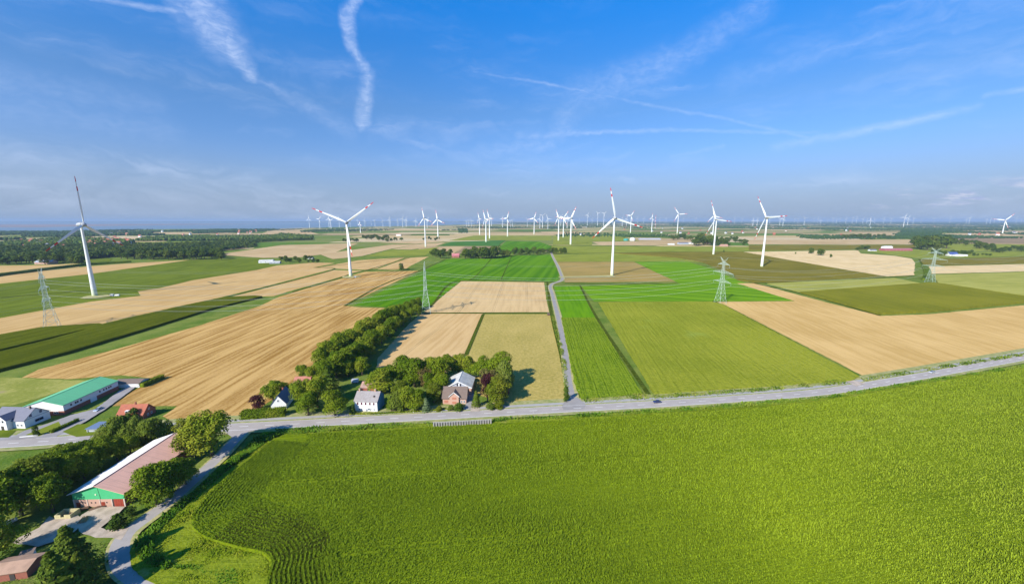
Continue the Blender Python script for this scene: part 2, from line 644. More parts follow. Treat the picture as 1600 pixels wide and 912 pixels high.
mb = MB()
RG = 45000.
rings = [0, 150, 400, 1000, 3000, 9000, 20000, RG]
nn = 64
vs = [(0, 0, 0)]
for r in rings[1:]:
    vs += [(r * math.cos(2 * math.pi * i / nn), r * math.sin(2 * math.pi * i / nn), 0) for i in range(nn)]
fs = [(0, 1 + i, 1 + (i + 1) % nn) for i in range(nn)]
for k in range(len(rings) - 2):
    fs += [(1 + k * nn + i, 1 + (k + 1) * nn + i, 1 + (k + 1) * nn + (i + 1) % nn, 1 + k * nn + (i + 1) % nn) for i in range(nn)]
mb.add(vs, fs)
tag(mb.build('ground', ground_mat()), kind='structure')

# water: tidal estuary on the left horizon
wm = mat('estuary_water', (.13, .19, .23), rough=.5, spec=.3, vary=.4, vscale=.0006, col2=(.17, .22, .25))
sheet('water', [(-900, 366), (-200, 363), (0, 360.5), (110, 361), (200, 358.5), (330, 357.5), (430, 357.5), (480, 356), (560, 354.3), (640, 353), (720, 351), (800, 349.3), (800, 347.1), (400, 347.0), (-900, 347.0)], wm)
mud = mat('tidal_mudflat', (.24, .17, .15), rough=.8, vary=.5, vscale=.0008, col2=(.19, .16, .17))
sheet('tidal_flat', [(-900, 356), (-100, 355.2), (60, 355.2), (150, 353.2), (300, 351.2), (440, 350.2), (300, 349.6), (0, 350.4), (-900, 350.4)], mud)

# ------------------------------------------------------------------ fields
A1 = wdir((380, 588), (472, 536))
A2 = wdir((60, 578), (400, 472))
A3 = wdir((720, 550), (830, 445))     # toward the far
A4 = wdir((640, 554), (720, 490))
AN = wdir((890, 600), (866, 480))
AR = wdir((1128, 475), (1345, 590))
tanA = field_mat('stubble_windrows', (.60, .41, .18), (.32, .185, .055), A1, 5.2, 1.2, .3, speck=.35, wob=1.0, rsoft=.66, stretch=.012)
tanB = field_mat('stubble_far_left', (.56, .40, .20), (.45, .305, .135), A2, 12, .6, .4, speck=.2, rsoft=.8)
tanC = field_mat('stubble_centre', (.60, .44, .245), (.49, .345, .18), AN + .03, 5, .6, .5, speck=.3, wheel=38., wcol=(.30, .21, .10), rsoft=.8)
tanD = field_mat('stubble_tracks', (.58, .42, .225), (.47, .32, .15), A4, 5.5, .9, .4, speck=.3, wheel=44., wcol=(.30, .21, .09), rsoft=.8)
tanE = field_mat('stubble_right', (.57, .405, .195), (.445, .305, .125), wdir((1200, 492), (1345, 560)), 6, .8, .7, speck=.25, wob=2.0, rsoft=.8)
tanP = field_mat('pale_stubble', (.64, .50, .295), (.53, .40, .21), wdir((1200, 398), (1400, 430)), 9, .8, .3, speck=.2, wob=2.)
farT = field_mat('distant_stubble', (.56, .41, .22), (.46, .33, .16), .3, 30, .5, .5, bscale=.004, speck=.1)
farB = field_mat('distant_ploughland', (.33, .235, .14), (.26, .20, .11), .3, 30, .5, .5, bscale=.004, speck=.1)
brn = field_mat('withered_field', (.27, .21, .085), (.20, .17, .06), wdir((872, 409), (990, 409)) + .1, 8, .6, .5, speck=.3)
grA = field_mat('mown_bright_grass', (.125, .27, .012), (.060, .175, .008), wdir((730, 437), (800, 402)), 16, 1.8, .3, speck=.25, wob=.04, rsoft=.8, stretch=.0015)
grB = field_mat('mown_grass_right', (.14, .29, .016), (.065, .185, .008), wdir((920, 450), (1200, 470)) , 14, 2.2, .3, speck=.2, wob=.06, rsoft=.7, stretch=.002)
grC = field_mat('bright_grass_strip', (.135, .30, .010), (.085, .225, .008), AN, 5, .9, .3, speck=.2, rsoft=.9)
olA = field_mat('olive_pasture', (.37, .34, .115), (.245, .245, .065), AN - .05, 22, .3, .5, speck=.9, sscale=.45, rsoft=.8, bump=.3)
crA = field_mat('ripening_crop', (.20, .27, .030), (.125, .19, .016), wdir((1000, 620), (940, 490)), 3.2, .5, .8, speck=.8, sscale=.55, rsoft=.9, bump=.7, patch=(.24, .29, .05), pscale=.012)
crB = field_mat('young_maize', (.17, .27, .022), (.085, .165, .010), AN, 1.6, .7, .5, speck=.9, sscale=.6, bump=.8)
dkA = field_mat('dark_maize', (.095, .160, .016), (.060, .110, .010), A2, 7, .6, .5, speck=.4, bump=.4)
dkB = field_mat('dark_green_crop', (.145, .185, .022), (.095, .135, .014), wdir((1250, 458), (1375, 492)), 9, .5, .6, speck=.4, rsoft=.9)
dkC = field_mat('mid_green_beet', (.125, .20, .026), (.085, .145, .018), A2, 14, .7, .4, speck=.2)
dkD = field_mat('olive_crop', (.175, .185, .040), (.13, .145, .028), .1, 10, .5, .6, speck=.3)
ltA = field_mat('pale_green_crop', (.345, .365, .090), (.27, .30, .065), .15, 10, .7, .4, speck=.2)
ltB = field_mat('yellow_green_field', (.24, .29, .050), (.17, .22, .032), .1, 16, .7, .4, speck=.2)
tealA = field_mat('cool_green_field', (.075, .20, .035), (.06, .16, .028), .4, 18, .7, .3, speck=.1)

meadowm = field_mat('rough_meadow', (.30, .285, .075), (.20, .215, .04), A1, 9, .5, .9, bscale=.05, speck=.8, sscale=.5, patch=(.30, .24, .12), pscale=.05, pth=.6)
FL = [
    # far left and centre-left
    ('stubble_field', tanB, [(-60, 434), (-60, 417), (0, 415), (70, 414), (126, 411.5), (124, 417), (70, 422), (0, 431)]),
    ('stubble_field', tanB, [(-80, 450), (-80, 440), (0, 432), (60, 424), (140, 416), (200, 411.5), (297, 406), (140, 428), (0, 443)]),
    ('green_field', dkC, [(-80, 512), (-80, 452), (0, 443), (140, 428), (297, 406), (400, 403), (414, 404), (432, 415), (400, 422.5), (300, 438), (250, 450), (215, 455), (220, 462), (142, 471), (0, 497)]),
    ('stubble_field', tanB, [(-80, 545), (-80, 514), (0, 497), (142, 471), (220, 462), (215, 455), (250, 450), (300, 438), (400, 422), (432, 415), (492, 410), (523, 411), (490, 418), (521, 420), (400, 451), (342, 465), (200, 496), (155, 507), (70, 513), (0, 525)]),
    ('stubble_field', tanB, [(494, 418.5), (560, 406.5), (634, 402), (588, 419.5), (570, 421.5), (522, 419.5)]),
    ('stubble_field', tanB, [(588, 421.3), (636, 403), (670, 401), (640, 416), (635, 419.5), (617, 421.5)]),
    ('stubble_field', tanB, [(352, 466), (402, 453.5), (522, 422), (566, 423), (452, 455), (428, 462.5), (400, 463.5)]),
    ('stubble_field', tanA, [(437, 463), (457, 457), (570, 424.5), (655, 423), (538, 477.5), (560, 480), (620, 482), (500, 560), (384, 658), (278, 664), (254, 650), (277, 634), (166, 634), (216, 606), (252, 592), (190, 586), (110, 592), (34, 590), (60, 577), (175, 547), (310, 509), (406, 478)]),
    ('meadow', meadowm, [(-60, 640), (-60, 590), (30, 590), (110, 594), (150, 594), (60, 622), (20, 633)]),
    ('maize_field', dkA, [(-80, 572), (-80, 548), (0, 526), (67, 514), (155, 508), (162, 510), (140, 516), (0, 550)]),
    ('maize_field', dkA, [(-80, 605), (-80, 577), (0, 553.5), (82, 533), (175, 506), (285, 480), (350, 466.5), (398, 464), (410, 465), (330, 484.5), (217, 520), (100, 555), (0, 581)]),
    # centre
    ('green_field', grA, [(697, 405), (768, 403), (800, 399), (862, 398), (866, 412), (874, 430), (871, 440), (720, 438), (672, 478), (662, 484), (600, 479.5), (552, 477.5)]),
    ('stubble_field', tanC, [(720.5, 439.5), (850, 441), (854, 470), (858, 487.5), (662, 488.5), (672, 479)]),
    ('stubble_field', tanD, [(659, 490), (755, 490), (728, 554), (700, 582), (588, 577), (590, 560), (640, 505)]),
    ('pasture', olA, [(757, 491), (862, 490.5), (875, 560), (886, 626), (800, 633), (690, 600), (729, 556)]),
    # right of the lane
    ('grass_field', grC, [(866, 447), (906, 446.5), (931, 496), (876, 496)]),
    ('young_maize_field', crB, [(877, 497), (930, 497), (1004, 617), (908, 625), (897, 600)]),
    ('green_field', grB, [(908, 447), (1062, 443), (1030, 428), (992, 409), (1075, 409), (1115, 421), (1150, 437), (1240, 470), (1112, 471), (928, 471)]),
    ('withered_field', brn, [(871, 409), (990, 409), (1056, 440), (883, 441), (877, 428)]),
    ('crop_field', crA, [(935, 473), (1112, 472), (1128, 476), (1343, 590), (1330, 596), (1022, 617)]),
    ('stubble_field', tanE, [(1151, 442.5), (1177, 442.5), (1200, 448), (1290, 472), (1375, 493.5), (1450, 491), (1600, 477), (1700, 467), (1800, 480), (1760, 520), (1600, 550), (1350, 588), (1130, 475), (1112, 471.5), (1242, 470.5)]),
    ('maize_field', dkB, [(1250, 458), (1440, 444), (1460, 443), (1590, 463), (1640, 468), (1640, 471), (1600, 474), (1450, 488.5), (1375, 492)]),
    ('crop_field', ltA, [(1199, 443.5), (1300, 439), (1397, 435), (1441, 443.5), (1250, 457)]),
    ('crop_field', ltA, [(1458, 430), (1600, 425.5), (1760, 420), (1760, 480), (1600, 462), (1465, 442.5)]),
    ('crop_field', dkD, [(960, 396), (1040, 394), (1159, 393.5), (1240, 408), (1383, 432.5), (1200, 442), (1178, 441.5), (1152, 438), (1147, 430), (1100, 411), (1060, 403)]),
    ('green_field', ltB, [(862, 398), (960, 395.5), (1060, 402), (1098, 410), (1060, 408), (872, 408.5)]),
    ('stubble_field', tanP, [(1160, 393.5), (1340, 391), (1345, 396), (1400, 400), (1424, 404), (1430, 410), (1428, 430), (1386, 432), (1240, 408)]),
    ('stubble_field', tanP, [(1444, 416.5), (1600, 412.5), (1760, 409), (1760, 419), (1600, 424), (1452, 428)]),
    ('pasture', dkD, [(1437, 405), (1600, 401), (1760, 397), (1760, 408), (1600, 411.5), (1445, 415.5)]),
    ('green_field', ltB, [(1345, 391), (1440, 389), (1500, 396), (1600, 392), (1600, 400), (1437, 404), (1400, 399)]),
    ('green_field', ltB, [(862, 384), (1250, 386), (1250, 391), (1159, 392.5), (1040, 393), (960, 395), (862, 397)]),
    ('stubble_field', farT, [(925, 378), (1085, 376), (1120, 378), (1120, 381.5), (940, 383.5)]),
    ('stubble_field', farT, [(1165, 375), (1430, 374), (1432, 381.5), (1170, 382)]),
    ('green_field', dkD, [(1170, 383), (1430, 382.5), (1430, 388), (1240, 391), (1170, 391)]),
    ('ploughed_field', farB, [(1470, 371), (1600, 369.5), (1700, 369), (1700, 381), (1600, 381), (1482, 379)]),
    ('stubble_field', farT, [(1468, 365), (1600, 362.5), (1700, 362), (1700, 368), (1600, 368.5), (1475, 368)]),
    ('green_field', ltB, [(1482, 380), (1600, 382), (1700, 382), (1700, 396), (1600, 391), (1500, 394), (1450, 388)]),
    # middle distance centre
    ('cool_green_field', tealA, [(687, 384), (706, 377.5), (790, 375.5), (779, 384)]),
    ('stubble_field', farT, [(683, 391), (696, 386), (725, 385), (708, 397)]),
    ('ploughed_field', farB, [(727, 385.2), (778, 385), (770, 392), (710, 397)]),
    ('green_field', grA, [(776, 391), (791, 376.5), (842, 377.5), (860, 384), (862, 389), (800, 396)]),
    ('stubble_field', farT, [(338, 398), (440, 383), (560, 380), (522, 395), (470, 402), (412, 403)]),
    ('stubble_field', farT, [(500, 397.5), (612, 382), (658, 381.5), (610, 389), (566, 400), (520, 405)]),
    ('stubble_field', farT, [(613, 389.5), (660, 381), (696, 379), (680, 385), (642, 390)]),
    ('green_field', ltB, [(572, 400.5), (610, 390.5), (648, 390.5), (686, 386), (664, 399.5)]),
    ('stubble_field', farT, [(590, 379), (660, 376), (700, 377), (650, 381)]),
    ('green_field', ltB, [(700, 376), (740, 368), (862, 368), (862, 376), (790, 375)]),
    ('green_field', ltB, [(864, 383), (864, 368), (960, 368), (1000, 376), (925, 377.5), (925, 383)]),
    ('stubble_field', farT, [(845, 362), (905, 361), (900, 366), (850, 367)]),
    ('green_field', dkC, [(100, 409), (140, 404), (176, 404), (172, 408), (140, 411)]),
    ('green_field', ltB, [(205, 384), (215, 378.5), (400, 376), (330, 380), (260, 383)]),
    ('stubble_field', farT, [(238, 366), (242, 363), (330, 362.5), (370, 364), (300, 366.5)]),
    ('stubble_field', farT, [(400, 368), (420, 361), (480, 361), (500, 366), (450, 367)]),
]
TALL = {'maize_field': 2.2, 'young_maize_field': .8, 'crop_field': .9}
def run_on(pts):
    """let the fields that leave the frame on the left run on along their own edges"""
    out = []
    for i, (x, y) in enumerate(pts):
        if x <= -60:
            q = pts[(i + 1) % len(pts)] if pts[(i + 1) % len(pts)][0] > -60 else pts[i - 1]
            x, y = x - 420, y + (y - q[1]) / (x - q[0]) * -420 if x != q[0] else y
        out.append((x, y))
    return out


for nm, mt, pts in FL:
    pts = run_on(pts)
    sheet(nm, pts, mt, h=TALL.get(nm, 0.), jag=0.8 if pts[0][1] > 430 else 2.0)

# dark ditches and hedgy margins between fields (rough, low green strips)
ditchm = field_mat('ditch_herbage', (.055, .085, .014), (.10, .135, .022), 0, 3, .2, .5, speck=1., sscale=.5, bump=.5)
DIT = [[(0, 431), (70, 422), (140, 414.5), (205, 410)], [(492, 418.2), (636, 402.2)], [(570, 423), (640, 403)], [(490, 418), (522, 421), (400, 452.5), (345, 466)],
       [(457, 456), (522, 437), (570, 423), (640, 420)], [(538, 478), (600, 444), (656, 423), (697, 405)], [(672, 479), (720, 439), (871, 441)], [(662, 489.2), (860, 489.5)],
       [(755, 491), (728, 555)], [(906, 446), (932, 496), (1016, 621)], [(883, 442.5), (1062, 443.5)], [(1147, 431), (1178, 442.5), (1250, 458), (1375, 493.3)],
       [(1112, 472), (1128, 476), (1345, 592)], [(1178, 442.3), (1290, 439.5), (1386, 433.5), (1428, 431)], [(1436, 405), (1444, 420), (1446, 438)], [(862, 396.5), (1040, 393.8)],
       [(0, 465), (140, 454), (215, 454)], [(1462, 443), (1590, 463.3)], [(855, 441), (861, 489), (878, 560), (890, 624)], [(779, 404), (792, 398), (779, 385), (790, 376)],
       [(768, 404), (745, 430), (733, 438)], [(800, 399), (783, 437)]]
for k, d in enumerate(DIT):
    mb = MB()
    C = spline([g(*p) for p in d], 12)
    w = (1.5 if d[0][1] > 440 else 1.5) * (.55 if d[0] in ((768, 404), (800, 399)) else 1)
    ribbon_geo(mb, C, w, -w, zlay())
    o = mb.build('ditch', ditchm)
    tag(o, kind='structure')

# ------------------------------------------------------------------ roads
asph = mat('asphalt', (.36, .315, .28), rough=.9, vary=.5, vscale=.12, col2=(.27, .235, .21), bump=.1)
asph2 = mat('lane_asphalt', (.28, .255, .235), rough=.9, vary=.6, vscale=.2, col2=(.22, .20, .19), bump=.1)
pathm = mat('cycle_path_paving', (.34, .32, .30), rough=.9, vary=.5, vscale=.3, col2=(.27, .255, .24))
paint = mat('road_paint', (.72, .70, .66), rough=.7)
gravel = mat('pale_gravel', (.46, .37, .29), rough=.95, vary=.9, vscale=.3, col2=(.27, .22, .165), bump=.3)
paving = mat('yard_paving', (.30, .275, .26), rough=.9, vary=.7, vscale=.12, col2=(.22, .20, .19))
sandv = mat('dry_verge', (.42, .35, .16), rough=.95, vary=.9, vscale=.6, col2=(.22, .24, .06), bump=.3)
MAIN = [(-420, 724), (-120, 704), (0, 695), (90, 689.5), (190, 680), (280, 672.5), (366, 668.2), (460, 663.6), (540, 659), (620, 654.6), (730, 648.6), (876, 640.4), (1012, 633), (1150, 624), (1290, 612.4), (1424, 591), (1568, 565), (1700, 541), (1840, 517)]
CM = spline([g(*p) for p in MAIN], 5)
mb = MB(); ribbon_geo(mb, CM, 12.0, -6.5, zlay()); tag(mb.build('verge', mat('mown_verge', (.21, .23, .065), .95, vary=.9, vscale=.35, col2=(.36, .31, .14), bump=.2)), kind='structure')
zr = ROADZ = zlay()
mb = MB(); ribbon_geo(mb, CM, 3.7, -3.7, zr); tag(mb.build('road', asph), kind='structure')
mb = MB(); ribbon_geo(mb, CM, 7.6, 5.0, zr); tag(mb.build('cycle_path', pathm), kind='structure')
LANE = [(897, 636), (894, 624), (888, 595), (884, 560), (879, 530), (873, 500), (868, 480), (863, 460), (859.5, 449), (863, 443.5), (873, 440.5), (878.5, 436.5), (877, 430), (871, 415), (864, 402), (860, 392)]
CL = spline([g(*p) for p in LANE], 5)
mb = MB(); ribbon_geo(mb, CL, 3.3, -4.2, zlay()); tag(mb.build('verge', sandv), kind='structure')
mb = MB(); ribbon_geo(mb, CL, 2.2, -2.2, zlay()); tag(mb.build('lane', asph2), kind='structure')
# funnel of the junction
sheet('junction', [(878, 636), (886, 622), (902, 622), (916, 633.5), (912, 640), (880, 642)], asph2)
SIDE = [(392, 669), (380, 677), (364, 693), (350, 708), (330, 727), (305, 750), (280, 773), (250, 796), (220, 818), (200, 834), (189, 850), (187, 868), (194, 888), (215, 905), (255, 921), (330, 940), (420, 958)]
CS = spline([g(*p) for p in SIDE], 2)
mb = MB(); ribbon_geo(mb, CS, 3.9, -3.1, zlay()); tag(mb.build('verge', sandv), kind='structure')
mb = MB(); ribbon_geo(mb, CS, 2.35, -2.35, zlay()); tag(mb.build('side_road', mat('side_road_asphalt', (.34, .305, .28), .9, vary=.6, vscale=.25, col2=(.27, .245, .225))), kind='structure')
sheet('junction', [(352, 664), (352, 676), (362, 684), (368, 693), (388, 676), (412, 671), (408, 664)], asph)
zm_ = zlay()
mb = MB()
LM = float(np.sum(np.linalg.norm(np.diff(CM, axis=0), axis=1)))
for s_ in np.arange(3, LM - 6, 12.):
    ribbon_geo(mb, CM, .13, -.13, zm_, 0, s_, s_ + 4.2)
ribbon_geo(mb, CM, 3.42, 3.28, zm_)
ribbon_geo(mb, CM, -3.24, -3.46, zm_)
tag(mb.build('road_marking', paint), kind='structure')
# yards
sheet('farmyard', [(147, 795), (196, 793), (176, 812), (158, 826), (176, 830), (202, 826), (190, 846), (176, 842), (150, 842), (130, 836), (118, 822), (128, 806)], gravel, jag=.6)
sheet('farmyard', [(86, 812), (122, 806), (132, 816), (120, 830), (104, 842), (60, 856), (20, 850), (30, 842), (62, 826), (78, 808)], gravel, jag=.6)
sheet('path', [(60, 885), (100, 856), (106, 858), (80, 880), (62, 888)], gravel, jag=.5)
sheet('farmyard', [(-60, 694), (-60, 680), (20, 684), (40, 674), (78, 662), (110, 650), (150, 640), (186, 612), (204, 604), (212, 606), (166, 640), (134, 660), (112, 672), (96, 679), (88, 684), (0, 690)], paving, jag=.3)
sheet('lawn', [(40, 681), (92, 660), (97, 668), (62, 683)], ltB)
sheet('lawn', [(98, 676), (122, 664), (180, 664), (205, 660), (205, 676), (120, 684)], dkC)
sheet('lawn', [(-50, 686), (-50, 672), (26, 674), (14, 685)], dkC)
sheet('driveway', [(727, 640), (745, 641), (739, 610), (729, 612)], paving)
sheet('driveway', [(735, 645), (750, 643.5), (747, 628), (738, 626)], gravel)
sheet('farm_track', [(1314, 593), (1338, 605), (1352, 600), (1336, 596)], gravel)
sheet('farm_track', [(872, 432.5), (952, 430.5), (960, 431.5), (962, 433), (874, 434)], sandv)
for tx, ty in ((1181, 416), (1108, 397), (150, 464), (548, 433)):
    c = g(tx, ty)
    sheet('hardstand', [(c[0] + 16 * math.cos(a) * (1 + .2 * math.sin(3 * a)), c[1] + 14 * math.sin(a), 0) for a in np.linspace(0, 6.28, 13)[:-1]], sandv, px=False)

# ------------------------------------------------------------------ vegetation meshes built leaf by leaf
def blades(X, Y, Z, rng, h, w, nl, spread, curve=.5, hv=.25, zoff=0.):
    """arching leaf blades, nl per plant, each of two quads; returns verts, faces"""
    n = len(X)
    rep = lambda a: np.repeat(a, nl)
    X, Y, Z = rep(X), rep(Y), rep(np.broadcast_to(Z, (n,)))
    N = n * nl
    a = rng.uniform(0, 2 * np.pi, N)
    hh = h * (1 + hv * (rng.random(N) - .5) * 2)
    st = zoff * h * rng.uniform(.2, 1, N)
    dx_, dy_ = np.cos(a), np.sin(a)
    px_, py_ = -dy_, dx_
    sp = spread * rng.uniform(.5, 1.2, N)
    p0 = np.stack([X, Y, Z + st], 1)
    p1 = np.stack([X + dx_ * sp * .45, Y + dy_ * sp * .45, Z + st + (hh - st) * .85], 1)
    p2 = np.stack([X + dx_ * sp, Y + dy_ * sp, Z + st + (hh - st) * (1 - curve * rng.random(N))], 1)
    wv = np.stack([px_, py_, np.zeros(N)], 1) * (w * .5)
    V = np.stack([p0 - wv * .6, p0 + wv * .6, p1 + wv, p1 - wv, p2 + wv * .35, p2 - wv * .35], 1).reshape(-1, 3)
    i = np.arange(N)[:, None] * 6
    Fq = np.concatenate([i + [[0, 1, 2, 3]], i + [[3, 2, 4, 5]]], 0)
    return V, Fq


def scatter(poly, spacing, rng, jit=.45):
    P = np.array(poly)
    x0, y0 = P.min(0); x1, y1 = P.max(0)
    nx, ny = int((x1 - x0) / spacing), int((y1 - y0) / spacing)
    X, Y = np.meshgrid(np.arange(nx) * spacing + x0, np.arange(ny) * spacing + y0)
    X = X.ravel() + rng.uniform(-jit, jit, X.size) * spacing
    Y = Y.ravel() + rng.uniform(-jit, jit, Y.size) * spacing
    k = inpoly(X, Y, P)
    return X[k], Y[k]


def vis(X, Y, mx=60):
    """keep what the frame (plus a margin) can see"""
    z = Y * FW[1] + HC * (-FW[2])
    u = 800 + F * X / z
    vv = 456 + F * (HC * UP[2] + Y * (-UP[1])) / z
    return (u > -mx) & (u < 1600 + mx) & (vv < 912 + mx)


rng = np.random.default_rng(5)
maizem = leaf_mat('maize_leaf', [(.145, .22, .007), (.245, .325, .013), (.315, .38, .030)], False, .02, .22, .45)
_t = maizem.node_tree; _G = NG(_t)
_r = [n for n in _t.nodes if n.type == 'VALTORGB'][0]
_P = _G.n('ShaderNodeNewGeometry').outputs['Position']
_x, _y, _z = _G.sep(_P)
# light falloff painted into leaf colour: darker near the bend, brighter far right
_lightfall = _G.step(_G.m('ADD', _x, _G.m('MULTIPLY', _y, .55)), -40., 290.)
_f = _G.m('ADD', _G.m('MULTIPLY', _lightfall, .62), _G.m('ADD', _G.m('MULTIPLY', _G.noise(_P, .018, 3), .34), _G.m('MULTIPLY', _G.noise(_G.v('MULTIPLY', _P, (.01, .09, 1.)).outputs[0], 1., 2), .30)))
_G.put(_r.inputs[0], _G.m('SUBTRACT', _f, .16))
maizeu = field_mat('maize_understory', (.085, .14, .012), (.045, .085, .008), .2, .75, .8, .4, speck=.8, sscale=1.5, bump=.3)
MZ = [(446, 684), (580, 678), (740, 668), (900, 660), (1160, 644), (1280, 632), (1420, 609), (1600, 578), (1760, 550), (1990, 960), (417, 960), (418, 912), (423, 896), (424, 882), (411, 869), (372, 860), (322, 845), (301, 828), (301, 812), (340, 765), (385, 727), (425, 694)]
MZW = pxpoly(MZ)
sheet('maize_field', MZ, maizeu, h=.95)
# headland rows follow the field edge, the rest is drilled straight
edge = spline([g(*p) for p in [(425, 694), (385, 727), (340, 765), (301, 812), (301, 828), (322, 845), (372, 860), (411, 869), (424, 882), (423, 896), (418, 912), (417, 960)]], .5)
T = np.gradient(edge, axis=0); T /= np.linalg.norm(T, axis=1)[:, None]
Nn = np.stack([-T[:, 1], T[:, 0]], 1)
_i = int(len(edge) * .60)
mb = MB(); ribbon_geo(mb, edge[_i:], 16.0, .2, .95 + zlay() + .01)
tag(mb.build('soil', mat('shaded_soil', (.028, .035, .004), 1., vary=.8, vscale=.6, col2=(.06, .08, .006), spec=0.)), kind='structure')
XS, YS = [], []
NROW = 15
hedges = []
for r in range(NROW):
    L = edge + Nn * (.5 + r * 1.2)
    for kk in np.repeat(np.arange(len(L)), 2):
        if rng.random() < .96:
            XS.append(L[kk][0] + rng.normal() * .07); YS.append(L[kk][1] + rng.normal() * .07)
XS, YS = np.array(XS), np.array(YS)
k = inpoly(XS, YS, MZW) & vis(XS, YS)
XS, YS = XS[k], YS[k]
# distance from the edge decides where the straight drilling takes over
E2 = edge[::6]


def dist_edge(X, Y):
    d = np.full(len(X), 1e9)
    for e_ in E2:
        d = np.minimum(d, (X - e_[0]) ** 2 + (Y - e_[1]) ** 2)
    return np.sqrt(d)


D_ = NROW * 1.25
Xa, Ya = scatter(MZW, .72, rng, .34)
k = vis(Xa, Ya)
Xa, Ya = Xa[k], Ya[k]
k = dist_edge(Xa, Ya) > D_ * .72 + 5 * np.array([mnoise.noise((x * .08, y * .08, 3)) for x, y in zip(Xa, Ya)])
md = np.interp(Xa, CM[:, 0], CM[:, 1]) - Ya
for off in (21., 48., 84., 120.):
    k &= ~((np.abs(np.abs(md - off) - .9) < .32) & (rng.random(len(Xa)) < .8))
Xa, Ya = Xa[k], Ya[k]
far = np.hypot(Xa, Ya) > 175
k = ~far | (rng.random(len(Xa)) < .8)
Xa, Ya = Xa[k], Ya[k]
XX, YY = np.concatenate([XS, Xa]), np.concatenate([YS, Ya])
d_ = np.hypot(XX, YY)
hn = np.array([mnoise.noise((x * .03, y * .05, 0)) for x, y in zip(XX, YY)])
Vs, Fs, base_ = [], [], 0
for sel, nl, w_ in ((d_ < 135, 7, .125), (d_ >= 135, 5, .19)):
    V, Fq = blades(XX[sel], YY[sel], .55 + .35 * hn[sel], rng, 1.75, w_, nl, .60, .75, .2, .35)
    Vs.append(V); Fs.append(Fq + base_); base_ += len(V)
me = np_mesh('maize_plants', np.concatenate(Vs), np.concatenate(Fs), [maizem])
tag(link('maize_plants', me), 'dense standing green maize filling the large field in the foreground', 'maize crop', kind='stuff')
print('maize plants', len(XX))

# field-edge berm, reeds and rough grass between the side road and the maize
bermm = field_mat('berm_grass', (.22, .31, .035), (.13, .21, .018), 0, 2.5, .2, .8, speck=1., sscale=.8, bump=.4, patch=(.30, .27, .08), pscale=.09, pth=.6)
BERM = [(384, 700), (412, 676), (560, 668), (740, 661), (900, 651), (1160, 634), (1290, 622), (1424, 600), (1600, 573), (1700, 555), (1760, 549), (1600, 579), (1420, 610), (1280, 633), (1160, 645), (900, 661), (740, 669), (580, 679), (446, 685), (425, 695), (385, 728), (340, 766), (301, 812), (301, 828), (322, 846), (372, 861), (411, 870), (424, 883), (423, 896), (418, 912), (417, 960), (300, 945), (262, 926), (226, 908), (206, 888), (203, 866), (210, 848), (236, 824), (270, 796), (320, 752), (352, 722)]
sheet('field_margin', BERM, bermm, jag=.4)
sheet('farm_track', [(1330, 915), (1480, 900), (1620, 880), (1700, 868), (1700, 876), (1620, 889), (1480, 909), (1340, 924)], bermm, jag=.4)
ditchw = mat('ditch_mud', (.018, .022, .008), .9, vary=.8, vscale=.5, col2=(.04, .05, .008), spec=0.)
reedm = leaf_mat('reed_leaf', [(.045, .12, .006), (.095, .21, .010), (.18, .31, .022)], False, .12, .3, .7)
grassm = leaf_mat('tall_grass_leaf', [(.16, .235, .005), (.22, .29, .008), (.31, .34, .02)], False, .15, .3, .8)
dryg = leaf_mat('dry_grass_leaf', [(.24, .24, .06), (.34, .30, .11), (.18, .24, .04)], False, .2, .3, .8)


def herb(name, label, polys, spacing, h, w, nl, spread, m, seed=1, hv=.4):
    r = np.random.default_rng(seed)
    Vs, Fs, b_ = [], [], 0
    for P in polys:
        X, Y = scatter(pxpoly(P), spacing, r, .5)
        k = vis(X, Y)
        X, Y = X[k], Y[k]
        nz = np.array([mnoise.noise((x * .12, y * .12, seed)) for x, y in zip(X, Y)])
        k = nz > (-.35 if 'grass' in name else -.7)
        X, Y, nz = X[k], Y[k], nz[k]
        V, Fq = blades(X, Y, .05, r, h, w, nl, spread, .7, hv)
        V[:, 2] *= np.repeat(np.repeat(.75 + .8 * np.clip(nz, -.4, .5), nl), 6)
        Vs.append(V); Fs.append(Fq + b_); b_ += len(V)
    me = np_mesh(name, np.concatenate(Vs), np.concatenate(Fs), [m])
    return tag(link(name, me), label, name.replace('_', ' '), kind='stuff')


herb('reeds', 'tall dark green reeds and nettles in the ditch along the side road', [
    [(384, 702), (398, 690), (430, 676), (452, 677), (420, 690), (385, 716), (352, 740), (320, 768), (290, 792), (262, 818), (244, 838), (238, 856), (250, 876), (270, 884), (262, 894), (232, 884), (212, 868), (211, 852), (226, 836), (256, 810), (292, 780), (330, 750), (356, 724)]],
    .62, 2.3, .34, 5, .7, reedm, 3)
herb('roadside_weeds', 'green weeds and tall grass on the bank between the main road and the maize', [
    [(430, 672), (560, 665), (676, 660), (676, 668), (560, 674), (440, 681)],
    [(770, 655), (900, 649.5), (1160, 631), (1290, 620), (1424, 598), (1600, 571.5), (1600, 576), (1424, 603), (1290, 626), (1160, 638), (900, 655), (770, 661)]],
    .8, 1.5, .4, 4, .7, leaf_mat('verge_weed_leaf', [(.085, .18, .010), (.15, .27, .018), (.28, .34, .04)], False, .05, .3, .5), 4)
herb('tall_grass', 'rough light green grass on the wide margin inside the bend of the side road', [
    [(425, 696), (385, 729), (340, 767), (302, 812), (302, 829), (322, 847), (372, 862), (411, 871), (423, 884), (421, 900), (416, 930), (372, 940), (370, 890), (318, 884), (262, 874), (246, 856), (246, 842), (264, 820), (292, 796), (330, 764), (388, 718), (420, 692)],
    [(232, 888), (262, 896), (300, 900), (336, 906), (348, 930), (300, 930), (250, 916), (222, 900), (212, 884)]],
    .5, .95, .30, 5, .7, grassm, 5)
